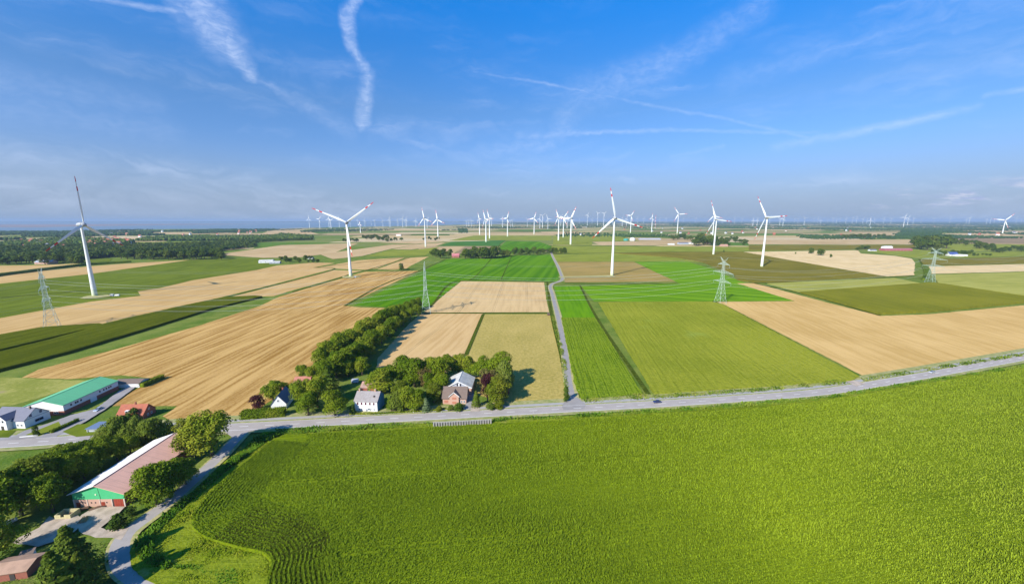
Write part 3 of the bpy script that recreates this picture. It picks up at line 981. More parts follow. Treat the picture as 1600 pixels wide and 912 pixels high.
herb('ditch_rushes', 'dark rushes along the wet ditch inside the bend', [[(262, 883), (300, 884), (345, 886), (368, 893), (372, 915), (345, 915), (336, 900), (300, 893), (264, 890)]], .55, 1.1, .28, 5, .6, reedm, 9)
herb('dry_grass', 'yellowish dry grass fringe along the outside edge of the side road', [
    [(206, 890), (226, 908), (262, 924), (300, 936), (290, 940), (240, 926), (214, 912), (202, 896)],
    [(203, 866), (205, 848), (232, 822), (262, 797), (300, 764), (340, 728), (346, 730), (305, 768), (268, 802), (238, 828), (212, 850), (208, 868)]],
    .45, .5, .2, 4, .4, dryg, 6)
herb('field_edge_herbs', 'strip of tall herbs along the near edge of the fields north of the main road', [
    [(908, 622), (1000, 617), (1040, 617.5), (1180, 608), (1320, 594.5), (1330, 600), (1180, 614), (1030, 624), (915, 630)],
    [(1344, 592), (1600, 552), (1600, 557), (1350, 597)], [(877, 560), (884, 560), (890, 624), (884, 628)], [(860, 492), (866, 492), (882, 556), (876, 556)],
    [(270, 664), (372, 657), (372, 659.5), (270, 667)]],
    1.0, 1.3, .45, 4, .8, leaf_mat('field_edge_leaf', [(.09, .16, .012), (.17, .25, .022), (.31, .33, .05)], False, .05, .3, .5), 7)
herb('orchard_grass', 'rough grass of the farm paddocks around the long barn', [
    [(20, 850), (78, 806), (150, 796), (120, 800), (30, 838), (0, 848)], [(160, 828), (196, 808), (222, 796), (250, 778), (262, 780), (230, 806), (200, 822), (176, 832)],
    [(0, 912), (40, 880), (110, 846), (176, 846), (178, 880), (200, 905), (230, 925), (0, 925)]],
    .8, .4, .22, 3, .4, leaf_mat('paddock_leaf', [(.10, .17, .016), (.17, .22, .03), (.24, .24, .06)], False, .06, .25, .5), 8)

# ------------------------------------------------------------------ trees
barkm = mat('bark', (.10, .075, .05), .95, vary=.8, vscale=2., bump=.4)
LEAF = {
    'mid': leaf_mat('grove_foliage', [(.035, .070, .008), (.065, .108, .010), (.125, .155, .020)], True, .05, .1),
    'broad': leaf_mat('broadleaf_foliage', [(.060, .115, .004), (.135, .190, .007), (.27, .285, .022)], True, .10, .18),
    'willow': leaf_mat('willow_foliage', [(.09, .135, .010), (.14, .185, .018), (.20, .235, .04)], True, .08, .25),
    'conifer': leaf_mat('conifer_foliage', [(.045, .085, .010), (.085, .125, .010), (.165, .185, .020)], True, .08, .05),
    'yellow': leaf_mat('yellowing_foliage', [(.075, .12, .007), (.135, .165, .010), (.22, .22, .022)], True, .1, .25),
    'blue': leaf_mat('blue_spruce_foliage', [(.08, .13, .05), (.12, .17, .07), (.16, .20, .09)], True, .1, .05),
    'purple': leaf_mat('copper_beech_foliage', [(.035, .010, .012), (.055, .014, .016), (.08, .025, .022)], True, .1, .05),
    'brown': leaf_mat('reddish_foliage', [(.10, .075, .02), (.14, .10, .03), (.12, .13, .03)], True, .1, .1),
}


def crown_arrays(seed, kind, n, size):
    """leaf quads of a unit-height tree crown (z 0.1 to 1)"""
    r = np.random.default_rng(seed)
    if kind in ('conifer', 'blue'):
        t = r.random(n) ** .75
        rad = .27 * (1 - t) ** .85 + .015
        a = r.uniform(0, 2 * np.pi, n)
        tier = .5 + .5 * np.sin(t * 46 + a * 1.0)
        rr = rad * (.55 + .5 * tier) * (r.uniform(.75, 1.0, n))
        C = np.stack([rr * np.cos(a), rr * np.sin(a), .06 + .94 * t - .25 * rr], 1)
        O = C - np.stack([np.zeros(n), np.zeros(n), C[:, 2] - .02], 1)
        down = .55
    else:
        nl = 12 if kind != 'willow' else 14
        lobes = []
        for i in range(nl):
            if i == 0:
                lobes.append((0, 0, .52, .29))
            else:
                a = i * 2.4 + r.uniform(-.4, .4)
                el_ = r.uniform(-1.0, 1.2)
                R = r.uniform(.16, .27)
                lobes.append((math.cos(a) * math.cos(el_) * R, math.sin(a) * math.cos(el_) * R, .48 + .30 * math.sin(el_) + r.uniform(-.05, .05), r.uniform(.14, .23)))
        for i in range(nl * 5):      # small clumps on the outside
            l = lobes[r.integers(0, nl)]
            d = r.normal(size=3); d[2] = abs(d[2]) * .8 + .05; d /= np.linalg.norm(d)
            lobes.append((l[0] + d[0] * l[3] * .85, l[1] + d[1] * l[3] * .85, min(.93, l[2] + d[2] * l[3] * .85), r.uniform(.035, .09)))
        L = np.array(lobes)
        p = L[:, 3] ** 2; p /= p.sum()
        k = r.choice(len(L), n, p=p)
        d = r.normal(size=(n, 3)); d /= np.linalg.norm(d, axis=1)[:, None]
        d[:, 2] = np.where(d[:, 2] < -.35, -d[:, 2], d[:, 2])
        rr = L[k, 3] * r.uniform(.72, 1.08, n)
        C = L[k, :3] + d * rr[:, None]
        if kind == 'willow':
            C[:, 2] -= .12 * np.hypot(C[:, 0], C[:, 1]) / .3 * r.random(n)
        C[:, 2] = np.maximum(C[:, 2], .07)
        O = d
        down = .0
    nrm = O / (np.linalg.norm(O, axis=1)[:, None] + 1e-6) + r.normal(size=(n, 3)) * .45
    nrm[:, 2] += .25
    nrm /= np.linalg.norm(nrm, axis=1)[:, None]
    t1 = np.cross(nrm, r.normal(size=(n, 3)))
    if kind == 'willow':
        t1 = np.cross(nrm, np.stack([nrm[:, 1], -nrm[:, 0], np.zeros(n)], 1) + 1e-4)
    t1 /= np.linalg.norm(t1, axis=1)[:, None]
    t2 = np.cross(nrm, t1)
    s = size * r.uniform(.55, 1.25, n)[:, None]
    e = 1.9 if kind == 'willow' else 1.0
    V = np.stack([C - t1 * s * e * .5, C + t2 * s * .36, C + t1 * s * e * .5, C - t2 * s * .36], 1)
    return V.reshape(-1, 3)


def crown_mesh(name, seed, kind, n, size):
    V = crown_arrays(seed, kind, n, size)
    Fq = np.arange(len(V)).reshape(-1, 4)
    return np_mesh(name, V, Fq, [LEAF['mid' if name == 'crown_mid' else kind]])


def trunk_mesh(name, seed, kind):
    r = random.Random(seed)
    mb = MB()
    if kind in ('conifer', 'blue'):
        mb.tube((0, 0, 0), (0, 0, .9), .022, .004, 7)
    else:
        mb.tube((0, 0, -.01), (.005, .003, .2), .034, .024, 8)
        mb.tube((.005, .003, .2), (0, .01, .5), .024, .014, 7)
        for i in range(6):
            a = i * 1.05 + r.uniform(-.3, .3)
            z = r.uniform(.18, .4)
            mb.tube((.003, .003, z), (math.cos(a) * .19, math.sin(a) * .19, z + r.uniform(.16, .3)), .013, .004, 5)
    return mb.mesh(name, barkm)


PROTO = {}
for kind, nv, n, s_ in (('broad', 5, 7500, .041), ('willow', 2, 6500, .042), ('conifer', 2, 3800, .048), ('yellow', 1, 6500, .043), ('blue', 1, 2400, .055), ('purple', 1, 3200, .05), ('brown', 1, 2600, .055)):
    PROTO[kind] = [(crown_mesh('crown_' + kind, 11 * i + len(kind), kind, n, s_), trunk_mesh('trunk_' + kind, i, kind)) for i in range(nv)]
PROTO['mid'] = [(crown_mesh('crown_mid', 70 + i, 'broad', 1100, .095), trunk_mesh('trunk_mid', i, 'broad')) for i in range(5)]
RT_ = random.Random(77)
NTREE = [0]


def tree(x, yt, yb, kind='broad', label='', group=None, wide=1.0, name=None, lod=False):
    b = g(x, yb)
    h = max(2.5, hz(b, yt))
    nm = name or {'conifer': 'conifer_tree', 'blue': 'spruce_tree', 'willow': 'willow_tree'}.get(kind, 'broadleaf_tree')
    e = empty(nm, (b[0], b[1], 0), label, 'tree', group, RT_.uniform(0, 6.28))
    cm, tm = RT_.choice(PROTO['mid' if lod else kind])
    w = h * wide * RT_.uniform(.92, 1.12)
    e.scale = (w, w * RT_.uniform(.9, 1.1), h)
    link('crown', cm, e)
    link('trunk', tm, e)
    NTREE[0] += 1
    return e


def bush(x, yt, yb, w, label, kind='broad', name='bush', cat='bush', group=None):
    b = g(x, yb)
    h = max(1.2, hz(b, yt))
    e = empty(name, (b[0], b[1], -.12 * h), label, cat, group, RT_.uniform(0, 6.28))
    cm, tm = RT_.choice(PROTO['mid' if kind == 'broad' else kind])
    e.scale = (w, w, h * 1.15)
    link('foliage', cm, e)
    link('stem', tm, e)
    return e


ORD = ['first', 'second', 'third', 'fourth', 'fifth', 'sixth', 'seventh', 'eighth', 'ninth', 'tenth', 'eleventh', 'twelfth', 'thirteenth', 'fourteenth', 'fifteenth', 'sixteenth',
       'seventeenth', 'eighteenth', 'nineteenth', 'twentieth', 'twenty-first', 'twenty-second', 'twenty-third', 'twenty-fourth', 'twenty-fifth', 'twenty-sixth', 'twenty-seventh',
       'twenty-eighth', 'twenty-ninth', 'thirtieth', 'thirty-first', 'thirty-second', 'thirty-third', 'thirty-fourth', 'thirty-fifth', 'thirty-sixth', 'thirty-seventh', 'thirty-eighth', 'thirty-ninth', 'fortieth']

hedgerow = [(654, 463, 483), (646, 466, 487), (652, 474, 493), (637, 469, 493), (641, 480, 501), (626, 473, 501), (630, 486, 509), (614, 476, 508), (619, 491, 517), (601, 480, 516), (608, 496, 526),
            (588, 488, 524), (596, 506, 537), (574, 494, 533), (583, 513, 548), (561, 502, 543), (570, 522, 559), (547, 512, 553), (556, 531, 570), (533, 517, 562), (542, 541, 581), (518, 526, 572), (526, 545, 590), (506, 540, 584), (512, 560, 598)]
for i, (x, a, b) in enumerate(hedgerow):
    tree(x, a, b, 'broad', 'bushy green tree of the shelterbelt, %s counted from the lattice pylon end' % ORD[i], 'trees of the shelterbelt between stubble fields', 1.05)
farm = [
    (472, 568, 594, 'broad', 'round dark green tree at the stubble edge beside the red farm roof', 1.),
    (490, 569, 598, 'broad', 'small green tree just right of the round one beside the red farm roof', 1.),
    (427, 594, 628, 'broad', 'spreading green tree behind the white gable house', 1.15),
    (404, 616, 641, 'purple', 'dark purple copper beech at the corner of the stubble field', 1.1),
    (446, 596, 616, 'broad', 'small green tree between the white gable house and the red roof', 1.),
    (476, 591, 640, 'broad', 'large light green tree in front of the red farm roof', 1.),
    (497, 586, 636, 'broad', 'tall dark tree right of the large light green one', 1.),
    (482, 612, 650, 'broad', 'leafy tree at the roadside between the driveway and the white house', 1.1),
    (514, 574, 614, 'conifer', 'dark spreading conifer behind the roadside trees', 1.7),
    (524, 607, 650, 'broad', 'rounded bright tree directly left of the white two-storey house', 1.1),
    (544, 560, 588, 'broad', 'broad green tree at the foot of the shelterbelt', 1.2),
    (566, 556, 586, 'broad', 'green tree at the end of the shelterbelt near the tracked stubble', 1.1),
    (596, 573, 614, 'broad', 'large round dark green tree behind the blue gable wall', 1.15),
    (614, 566, 600, 'broad', 'olive green tree behind the large round one', 1.),
    (632, 553, 600, 'broad', 'tall green tree at the back edge of the garden wood, leftmost tall one', 1.),
    (648, 556, 604, 'broad', 'tall dark tree in the garden wood, second of the back row', 1.),
    (664, 572, 606, 'brown', 'narrow brownish conifer in the garden between the two farmhouses', 1.),
    (674, 556, 598, 'broad', 'tree of the garden wood left of the grey barn', 1.),
    (686, 553, 600, 'broad', 'tall tree behind the left eave of the grey barn', 1.),
    (700, 552, 590, 'broad', 'tree behind the ridge of the grey barn, left one', 1.),
    (716, 551, 586, 'broad', 'tree behind the ridge of the grey barn, right one', 1.),
    (734, 554, 590, 'broad', 'green tree behind the right eave of the grey barn', 1.),
    (752, 556, 594, 'broad', 'tree between the grey barn and the tallest tree', 1.),
    (778, 549, 600, 'broad', 'tallest tree of the farmstead, broad olive crown by the pasture', 1.15),
    (765, 572, 616, 'brown', 'reddish tree between the grey barn and the pasture', 1.1),
    (790, 562, 612, 'willow', 'silvery narrow tree at the pasture side of the farmstead', .8),
    (777, 588, 632, 'yellow', 'sunlit yellow-green tree beside the driveway of the brick house', 1.1),
    (762, 582, 626, 'purple', 'dark reddish tree behind the sunlit yellow-green tree', .8),
    (744, 610, 636, 'conifer', 'small dark conifer at the driveway mouth of the brick house', 1.2),
    (626, 594, 632, 'yellow', 'yellowish round tree right of the white two-storey house', 1.),
    (612, 622, 643, 'broad', 'small leafy tree right of the blue gable wall', 1.),
    (622, 606, 642, 'willow', 'small silver-green tree in the garden thicket', .9),
    (637, 600, 641, 'broad', 'dark tree in the garden thicket, second from the blue gable', 1.),
    (652, 606, 642, 'broad', 'dark green tree in the garden thicket, nearest the blue spruce', 1.),
    (666, 621, 643, 'blue', 'blue-green spruce at the roadside garden', 1.7),
    (690, 582, 616, 'broad', 'light green garden tree left of the brick house', 1.),
    (678, 598, 628, 'yellow', 'yellow-green garden tree next to the brick house', 1.),
    (672, 580, 612, 'broad', 'green tree on the back lawn left of the brick house', .9),
]
for x, a, b, kd, lb, w in farm:
    tree(x, a, b, kd, lb, 'trees around the farmhouses on the main road', w)
sw = [
    (170, 664, 702, 'willow', 'pale willow at the main road, leftmost of the willow row'), (190, 651, 700, 'willow', 'pale willow, second of the row by the main road'),
    (214, 650, 698, 'willow', 'pale willow, third of the row by the main road'), (240, 652, 695, 'willow', 'pale willow, rightmost of the row, near the barn end'),
    (262, 656, 690, 'willow', 'small willow beside the far end of the long barn'),
    (92, 698, 748, 'broad', 'dark tree at the left end of the thicket beside the long barn'), (112, 690, 742, 'broad', 'tall dark tree of the barn thicket, second from the left'),
    (136, 688, 738, 'broad', 'tall dark tree of the barn thicket, third from the left'), (156, 682, 730, 'broad', 'dark tree of the barn thicket behind the willows, nearest the barn roof'),
    (80, 704, 765, 'broad', 'green tree at the front of the barn thicket, leftmost'), (104, 706, 768, 'broad', 'green tree at the front of the barn thicket, left of the green gable'),
    (132, 702, 752, 'broad', 'green tree at the front of the barn thicket, beside the barn eave'), (184, 680, 720, 'broad', 'dark tree half hidden behind the long barn ridge'),
    (205, 678, 712, 'broad', 'dark tree behind the middle of the long barn'),
    (60, 716, 790, 'yellow', 'yellowish green tree in the paddock left of the barn, rightmost of four'), (34, 728, 806, 'broad', 'large tree in the paddock left of the barn, third of four'),
    (12, 738, 800, 'broad', 'tree in the paddock left of the barn, second of four'), (-12, 742, 830, 'broad', 'dark tree cut by the left frame edge beside the paddock'),
    (84, 738, 800, 'broad', 'low dark tree next to the green gable corner'),
    (332, 641, 712, 'broad', 'great dark oak-like tree where the side road meets the main road'), (303, 652, 716, 'yellow', 'autumn-tinged tree touching the far end of the barn roof'),
    (246, 722, 790, 'broad', 'olive tree overhanging the brown roof slope of the barn'), (270, 712, 770, 'broad', 'dark tree behind the olive one beside the barn'),
    (291, 714, 758, 'broad', 'dark tree between the side road and the barn end'),
    (118, 822, 905, 'conifer', 'large dark fir in the near left foreground by the farmyard'), (134, 862, 930, 'conifer', 'second fir behind the large one at the bottom of the frame'),
    (100, 862, 960, 'conifer', 'fir leaning into the bottom left of the frame'),
    (-6, 806, 878, 'broad', 'dark tree at the left frame edge above the low shed'),
]
for x, a, b, kd, lb in sw:
    tree(x, a, b, kd, lb, 'trees around the long barn', 1.35 if kd == 'conifer' else 1.0)
bush(204, 793, 806, 4.5, 'small round bush on the grass beside the long barn')
bush(187, 805, 826, 7, 'low spreading shrub above the side road bend', group=None)
bush(208, 636, 657, 7, 'round dark bush in front of the red-roofed brick house')
bush(717, 628, 641, 9, 'clipped rounded laurel in front of the brick house')
bush(552, 634, 648, 5, 'small round bush at the corner of the white two-storey house')
bush(704, 632, 642, 5, 'low shrub on the lawn edge left of the clipped laurel')
bush(686, 634, 643, 5, 'white-flowering shrub at the roadside garden', 'yellow')
bush(767, 628, 640, 7, 'leafy shrub at the foot of the sunlit roadside tree')
bush(780, 626, 639, 8, 'low light green shrub at the corner of the pasture', 'yellow')
bush(627, 411, 422, 17, 'lone round bush on the corner of the stubble field')
bush(884, 603, 628, 5, 'dark bush on the lane verge next to the junction')
bush(58, 664, 682, 4, 'slender young bush on the lawn by the white gabled house')
for i, (x, a, b, w, lb) in enumerate([(1267, 387, 396, 24, 'wide tree on the pale stubble, left of the pair'), (1282, 387, 399, 27, 'wide tree on the pale stubble, right of the pair'),
                                    (1298, 396, 402, 10, 'small round tree right of the pair on the pale stubble'), (1243, 393, 397, 5, 'small dot-like tree left of the pair on the pale stubble'),
                                    (1131, 390.5, 394.5, 6, 'small lone bush behind the steel pylon'), (686.5, 370.5, 373.5, 9, 'tiny lone bush in the far green meadow')]):
    bush(x, a, b, w, lb, name='field_tree', cat='tree')


# clipped hedges: leafy boxes
def hedge(pts, h, w, label, m='broad', n=60):
    C = spline([g(*p) for p in pts], 1.0)
    r = np.random.default_rng(len(label))
    N = int(len(C) * n * (h + w) / 4)
    i = r.integers(0, len(C), N)
    T_ = np.gradient(C, axis=0); T_ /= np.linalg.norm(T_, axis=1)[:, None] + 1e-9
    Nn_ = np.stack([-T_[:, 1], T_[:, 0]], 1)
    face = r.random(N)
    o_ = np.where(face < .4, r.uniform(-1, 1, N), np.sign(r.uniform(-1, 1, N))) * w / 2
    z = np.where(face < .4, h, r.uniform(0.05, h, N)) + r.normal(size=N) * .08
    P = np.stack([C[i, 0] + Nn_[i, 0] * o_ + T_[i, 0] * r.uniform(-.5, .5, N), C[i, 1] + Nn_[i, 1] * o_ + T_[i, 1] * r.uniform(-.5, .5, N), z], 1)
    P[:, :2] += r.normal(size=(N, 2)) * .12
    a = r.normal(size=(N, 3)); a /= np.linalg.norm(a, axis=1)[:, None]
    b = np.cross(a, r.normal(size=(N, 3))); b /= np.linalg.norm(b, axis=1)[:, None]
    s = .28
    V = np.stack([P - a * s, P + b * s * .7, P + a * s, P - b * s * .7], 1).reshape(-1, 3)
    Fq = np.arange(len(V)).reshape(-1, 4)
    # woody core
    mb = MB()
    ww = w * .42
    vs = []
    for c, nn_ in zip(C, Nn_):
        vs += [(c[0] - nn_[0] * ww, c[1] - nn_[1] * ww, 0), (c[0] - nn_[0] * ww, c[1] - nn_[1] * ww, h * .93), (c[0] + nn_[0] * ww, c[1] + nn_[1] * ww, h * .93), (c[0] + nn_[0] * ww, c[1] + nn_[1] * ww, 0)]
    fs = [(0, 1, 2, 3), tuple(4 * (len(C) - 1) + q for q in (3, 2, 1, 0))]
    for k in range(len(C) - 1):
        for q in range(3):
            fs.append((4 * k + q, 4 * k + 4 + q, 4 * k + 5 + q, 4 * k + 1 + q))
    V = np.concatenate([V, np.array(vs)])
    n0 = len(Fq) * 4
    Fq = np.concatenate([Fq, np.array([[n0 + a_ for a_ in f] for f in fs])])
    me = np_mesh('hedge', V, Fq, [LEAF[m]])
    return tag(link('hedge', me), label, 'hedge')


hedge([(380, 654), (400, 653), (425, 651), (446, 649)], 4.2, 4.5, 'big clipped dark green hedge at the main road before the white gable house', n=70)
hedge([(80, 678), (98, 670), (122, 659)], 1.8, 1.6, 'trimmed dark hedge between the paved yard and the lawn')
hedge([(222, 605), (238, 598), (254, 591)], 2.6, 3.0, 'dark hedge behind the grey garage at the stubble edge')
hedge([(546, 648.5), (580, 648), (640, 645), (690, 642)], 1.1, 1.2, 'low hedge along the cycle path in front of the white house')
hedge([(690, 640), (712, 641.5), (724, 641)], 1.0, 1.0, 'low hedge in front of the brick house lawn')
hedge([(-30, 436), (0, 431), (40, 426), (70, 422), (105, 418), (140, 414), (205, 410)], 5, 8, 'long dark field hedge running behind the left pylon', n=8)
hedge([(1444, 416), (1449, 426), (1446, 438)], 3.5, 9, 'short dark hedge strip by the right lattice pylon', n=10)

# ------------------------------------------------------------------ woods
def cluster(x0, x1, yb0, yb1, hpx, n, label, group, seed):
    """n individual trees spread between two base lines given in photo pixels"""
    r = random.Random(seed)
    xs = sorted(r.uniform(x0, x1) for _ in range(n))
    for i, x in enumerate(xs):
        x = x0 + (x1 - x0) * (i + r.uniform(.1, .9)) / n
        yb = r.uniform(yb0, yb1)
        tree(x, yb - hpx * r.uniform(.72, 1.12), yb, 'broad', label % ORD[min(i, 39)], group, 1.25, lod=True)


cluster(672, 706, 399, 404, 13, 7, 'green tree left of the pink-roofed far house, %s from the left', 'trees left of the pink roof', 1)
cluster(724, 776, 400, 404.5, 17, 15, 'tree of the dense dark grove behind the bright field, %s from left', 'trees of the dense dark grove', 2)
cluster(782, 798, 399, 401, 14, 3, 'tree standing right of the dense dark grove, %s from the left', 'trees right of the dense dark grove', 3)
cluster(799, 884, 395, 399, 10.5, 16, 'tree of the row where the lane ends, %s from the left', 'trees at the head of the bright green field', 4)
cluster(1048, 1082, 372.5, 376, 8, 8, 'tree of the grove left of the far grey sheds, %s from the left', 'trees left of the far grey sheds', 5)
cluster(1083, 1128, 378, 385.5, 14, 14, 'tree of the grove behind the slender turbine, %s from the left', 'trees behind the slim turbine', 6)
cluster(1128, 1166, 374, 387, 8, 12, 'tree of the loose grove right of the slender turbine, %s from left', 'trees right of the slim turbine', 7)
cluster(1338, 1358, 389, 391.5, 7, 5, 'tree left of the long dark red barn, %s from the left', 'trees left of the long red barn', 8)
cluster(1428, 1481, 382, 392, 17, 16, 'tall grove tree right of the long red barn, %s from the left', 'trees right of the long red barn', 9)
cluster(1482, 1523, 380, 384, 8, 9, 'tree of the low grove beyond the white farmhouse, %s from the left', 'trees beyond the white farmhouse', 10)
cluster(1524, 1540, 387, 389, 13, 4, 'tree of the tall clump right of the white farmhouse, %s from the left', 'trees of the tall clump', 11)
cluster(1541, 1600, 389, 395, 9, 12, 'tree of the field row by the right frame edge, %s from left', 'trees of the right-hand field row', 12)
cluster(1456, 1520, 396, 400, 8, 12, 'tree around the blue-roofed white farmhouse, %s from the left', 'trees around the white farmhouse', 13)
cluster(1520, 1548, 398.5, 400.5, 5, 5, 'small tree right of the white farmhouse garden, %s from the left', 'small trees right of the white farmhouse', 14)
cluster(1312, 1358, 371, 373.5, 7, 9, 'tree of the dark far row above the pale stubble, %s from the left', 'far trees on the right, first row', 15)
cluster(1358, 1392, 370, 373, 6, 6, 'tree of the shorter dark far row, %s from the left', 'far trees on the right, second row', 16)
cluster(437, 498, 406, 411, 8, 12, 'tree around the small white barns, %s from the left', 'trees around the small white barns', 17)
cluster(535, 559, 376, 378.5, 6.5, 6, 'tree of the copse left of the V-bladed turbine, %s from left', 'trees of the copse left of the second turbine', 18)
cluster(567, 610, 372, 375.5, 7.5, 11, 'tree of the copse right of the V-bladed turbine, %s from left', 'trees of the copse right of the second turbine', 19)
cluster(589, 629, 375.5, 378.5, 6, 8, 'tree of the lower row beside the V-bladed turbine, %s from left', 'trees of the lower row right of the second turbine', 20)
cluster(659, 685, 374, 377, 5, 6, 'tree of the small copse by the slim white turbine, %s from left', 'trees of the copse by the slim third turbine', 21)
cluster(-10, 130, 409, 413.5, 15, 24, 'leafy tree at the front edge of the village wood, %s from the left', 'front trees of the village wood', 22)
cluster(180, 350, 401, 406, 17, 30, 'leafy tree at the front edge of the long wood, %s from the left', 'front trees of the long wood', 23)
print('individual trees', NTREE[0])

lodA = crown_arrays(301, 'broad', 110, .20), crown_arrays(302, 'broad', 110, .20), crown_arrays(303, 'broad', 110, .20)
ph = np.array([(math.cos(a) * r_, math.sin(a) * r_, z) for r_, z in ((.0, 1.), (.3, .88), (.44, .6), (.36, .25), (.2, .0)) for a in np.arange(6) * 1.0472])
lump_q = np.array([(k * 6 + i, k * 6 + (i + 1) % 6, k * 6 + 6 + (i + 1) % 6, k * 6 + 6 + i) for k in range(4) for i in range(6)])


def wood(name, label, polys, seed, m):
    """a wood that reads as one mass: spacing grows with distance"""
    r = np.random.default_rng(seed)
    Vs, Fs, b_ = [], [], 0
    for P, hgt, dens, thr in polys:
        Pw = pxpoly(P)
        A = np.array(Pw)
        # sample uniformly in photo-plane rows to keep far belts affordable
        ys = np.array([p[1] for p in P]); xs = np.array([p[0] for p in P])
        n = int((xs.max() - xs.min()) * (ys.max() - ys.min()) * dens)
        px_ = r.uniform(xs.min(), xs.max(), n)
        py_ = r.uniform(ys.min(), ys.max(), n)
        k = inpoly(px_, py_, P)
        px_, py_ = px_[k], py_[k]
        dv = FW[None] + RT[None] * ((px_ - 800) / F)[:, None] + UP[None] * ((456 - py_) / F)[:, None]
        t_ = -HC / dv[:, 2]
        X, Y = dv[:, 0] * t_, dv[:, 1] * t_
        if thr is not None:
            nz = np.array([mnoise.noise((x * .0016, y * .00075, seed * 3.7)) for x, y in zip(X, Y)])
            k = nz > thr
            X, Y = X[k], Y[k]
        for x, y in zip(X, Y):
            d = math.hypot(x, y)
            h = hgt * r.uniform(.65, 1.2)
            w = h * r.uniform(.9, 1.3) * max(1, d / 3000)
            a = r.uniform(0, 6.28)
            ca, sa = math.cos(a), math.sin(a)
            if d < 2300:
                V = lodA[r.integers(0, 3)]
            else:
                V = ph * (1, 1, 1) + r.normal(size=ph.shape) * .05
                w *= .95
            Q = np.empty_like(V)
            Q[:, 0] = (V[:, 0] * ca - V[:, 1] * sa) * w + x
            Q[:, 1] = (V[:, 0] * sa + V[:, 1] * ca) * w + y
            Q[:, 2] = V[:, 2] * h
            fq = np.arange(len(V)).reshape(-1, 4) if d < 2300 else lump_q
            Vs.append(Q); Fs.append(fq + b_); b_ += len(Q)
    me = np_mesh(name, np.concatenate(Vs), np.concatenate(Fs), [m])
    print(name, len(Vs))
    return tag(link(name, me), label, 'woodland', kind='stuff')


woodm = leaf_mat('wood_foliage', [(.035, .070, .008), (.060, .105, .010), (.11, .145, .018)], False, .03, .1, .12)
woodf = leaf_mat('far_wood_foliage', [(.030, .060, .016), (.045, .085, .018)], False, .004, 0, .02)
wood('woodland', 'wide dark green wood around the village on the left, in front of the estuary', [
    ([(-300, 416), (0, 411), (40, 408), (52, 402), (90, 402), (130, 406), (175, 402), (290, 402), (345, 401), (350, 397), (322, 396), (400, 386), (400, 377), (330, 381), (262, 384), (205, 385), (160, 387), (120, 386), (80, 390), (-300, 392)], 15, .62, None),
    ([(-300, 391), (80, 389), (120, 385), (200, 383), (210, 378), (130, 373), (-300, 377)], 14, 1.0, -.25),
    ([(400, 374), (400, 385), (440, 383), (487, 378), (490, 370), (440, 366)], 13, 1.6, -.3),
    ([(210, 377), (330, 376), (400, 374), (480, 371), (480, 368.5), (400, 369.5), (300, 370), (230, 372)], 12, 1.6, None),
], 11, woodm)
wood('far_woodland', 'far belt of dark trees and hedgerows fading towards the horizon', [
    ([(-80, 376), (130, 373), (210, 376), (300, 369), (235, 366), (240, 362.6), (330, 361.6), (440, 359.5), (430, 358.3), (200, 359.3), (100, 362), (-80, 362.4)], 11, 2.2, -.15),
    ([(300, 366.5), (370, 364.5), (420, 361), (440, 359), (400, 359), (300, 361)], 10, 2.0, .0),
    ([(440, 359), (480, 357.6), (560, 355.8), (640, 354.6), (720, 352.6), (860, 351), (860, 357), (700, 360), (560, 364), (480, 366), (430, 368)], 9, 1.6, .12),
    ([(700, 363), (1250, 361), (1250, 370), (700, 370)], 9, .45, .28),
    ([(1250, 360), (1720, 358), (1720, 372), (1250, 374)], 10, .8, .18),
    ([(1395, 372), (1470, 371), (1470, 361), (1410, 361)], 12, 1.6, -.1),
    ([(860, 351), (1000, 350), (1700, 349.5), (1700, 360), (1100, 360), (860, 358)], 9, 2.0, .02),
    ([(715, 357), (730, 357), (731, 364), (717, 364)], 9, 3, None),
    ([(740, 350.3), (900, 350.5), (1700, 350), (1700, 346.4), (1100, 346.4), (900, 346.8), (800, 347.6)], 14, 5.0, -.05),
    ([(-80, 346.9), (800, 346.9), (800, 346.4), (-80, 346.4)], 26, 5, -.2),
], 12, woodf)

# ------------------------------------------------------------------ buildings
glass = mat('window_glass', (.03, .035, .05), .12, spec=.6)
white = mat('white_render', (.74, .73, .72), .8, vary=.25, vscale=.6, col2=(.62, .60, .58))
wtrim = mat('white_trim', (.72, .72, .72), .6)
brick = mat('red_brick', (.33, .115, .075), .9, vary=.6, vscale=1.5, col2=(.24, .08, .055))
pbrick = mat('pale_brick', (.50, .31, .23), .9, vary=.5, vscale=1.2, col2=(.42, .25, .19))
greenb = mat('green_gable_boards', (.06, .40, .16), .8, vary=.5, vscale=.5, col2=(.09, .44, .21))
redp = mat('red_door_paint', (.30, .05, .025), .7, vary=.4, vscale=1.)
roofg = mat('pale_green_sheet_roof', (.14, .46, .22), .6, vary=.35, vscale=.12, col2=(.12, .40, .19))
roofb = mat('weathered_fibre_roof', (.72, .40, .29), .9, vary=.6, vscale=.18, col2=(.60, .33, .23))
roofd = mat('dark_slate_roof', (.15, .15, .19), .7, vary=.4, vscale=.6, col2=(.12, .12, .15))
roofr = mat('red_tile_roof', (.36, .11, .06), .8, vary=.6, vscale=.8, col2=(.26, .08, .05))
roofgr = mat('grey_fibre_roof', (.55, .54, .50), .9, vary=.6, vscale=.35, col2=(.32, .32, .30))
rooft = mat('brown_tile_roof', (.17, .125, .10), .85, vary=.5, vscale=.8, col2=(.13, .09, .075))
roofw = mat('weathered_grey_tile_roof', (.30, .27, .26), .9, vary=.7, vscale=.7, col2=(.22, .19, .18))
bluew = mat('blue_painted_wall', (.08, .27, .50), .8, vary=.4, vscale=.5, col2=(.06, .21, .40))
darkw = mat('dark_boards', (.06, .05, .045), .9)
greyw = mat('grey_blue_sheet', (.42, .44, .50), .7, vary=.3, vscale=.4)
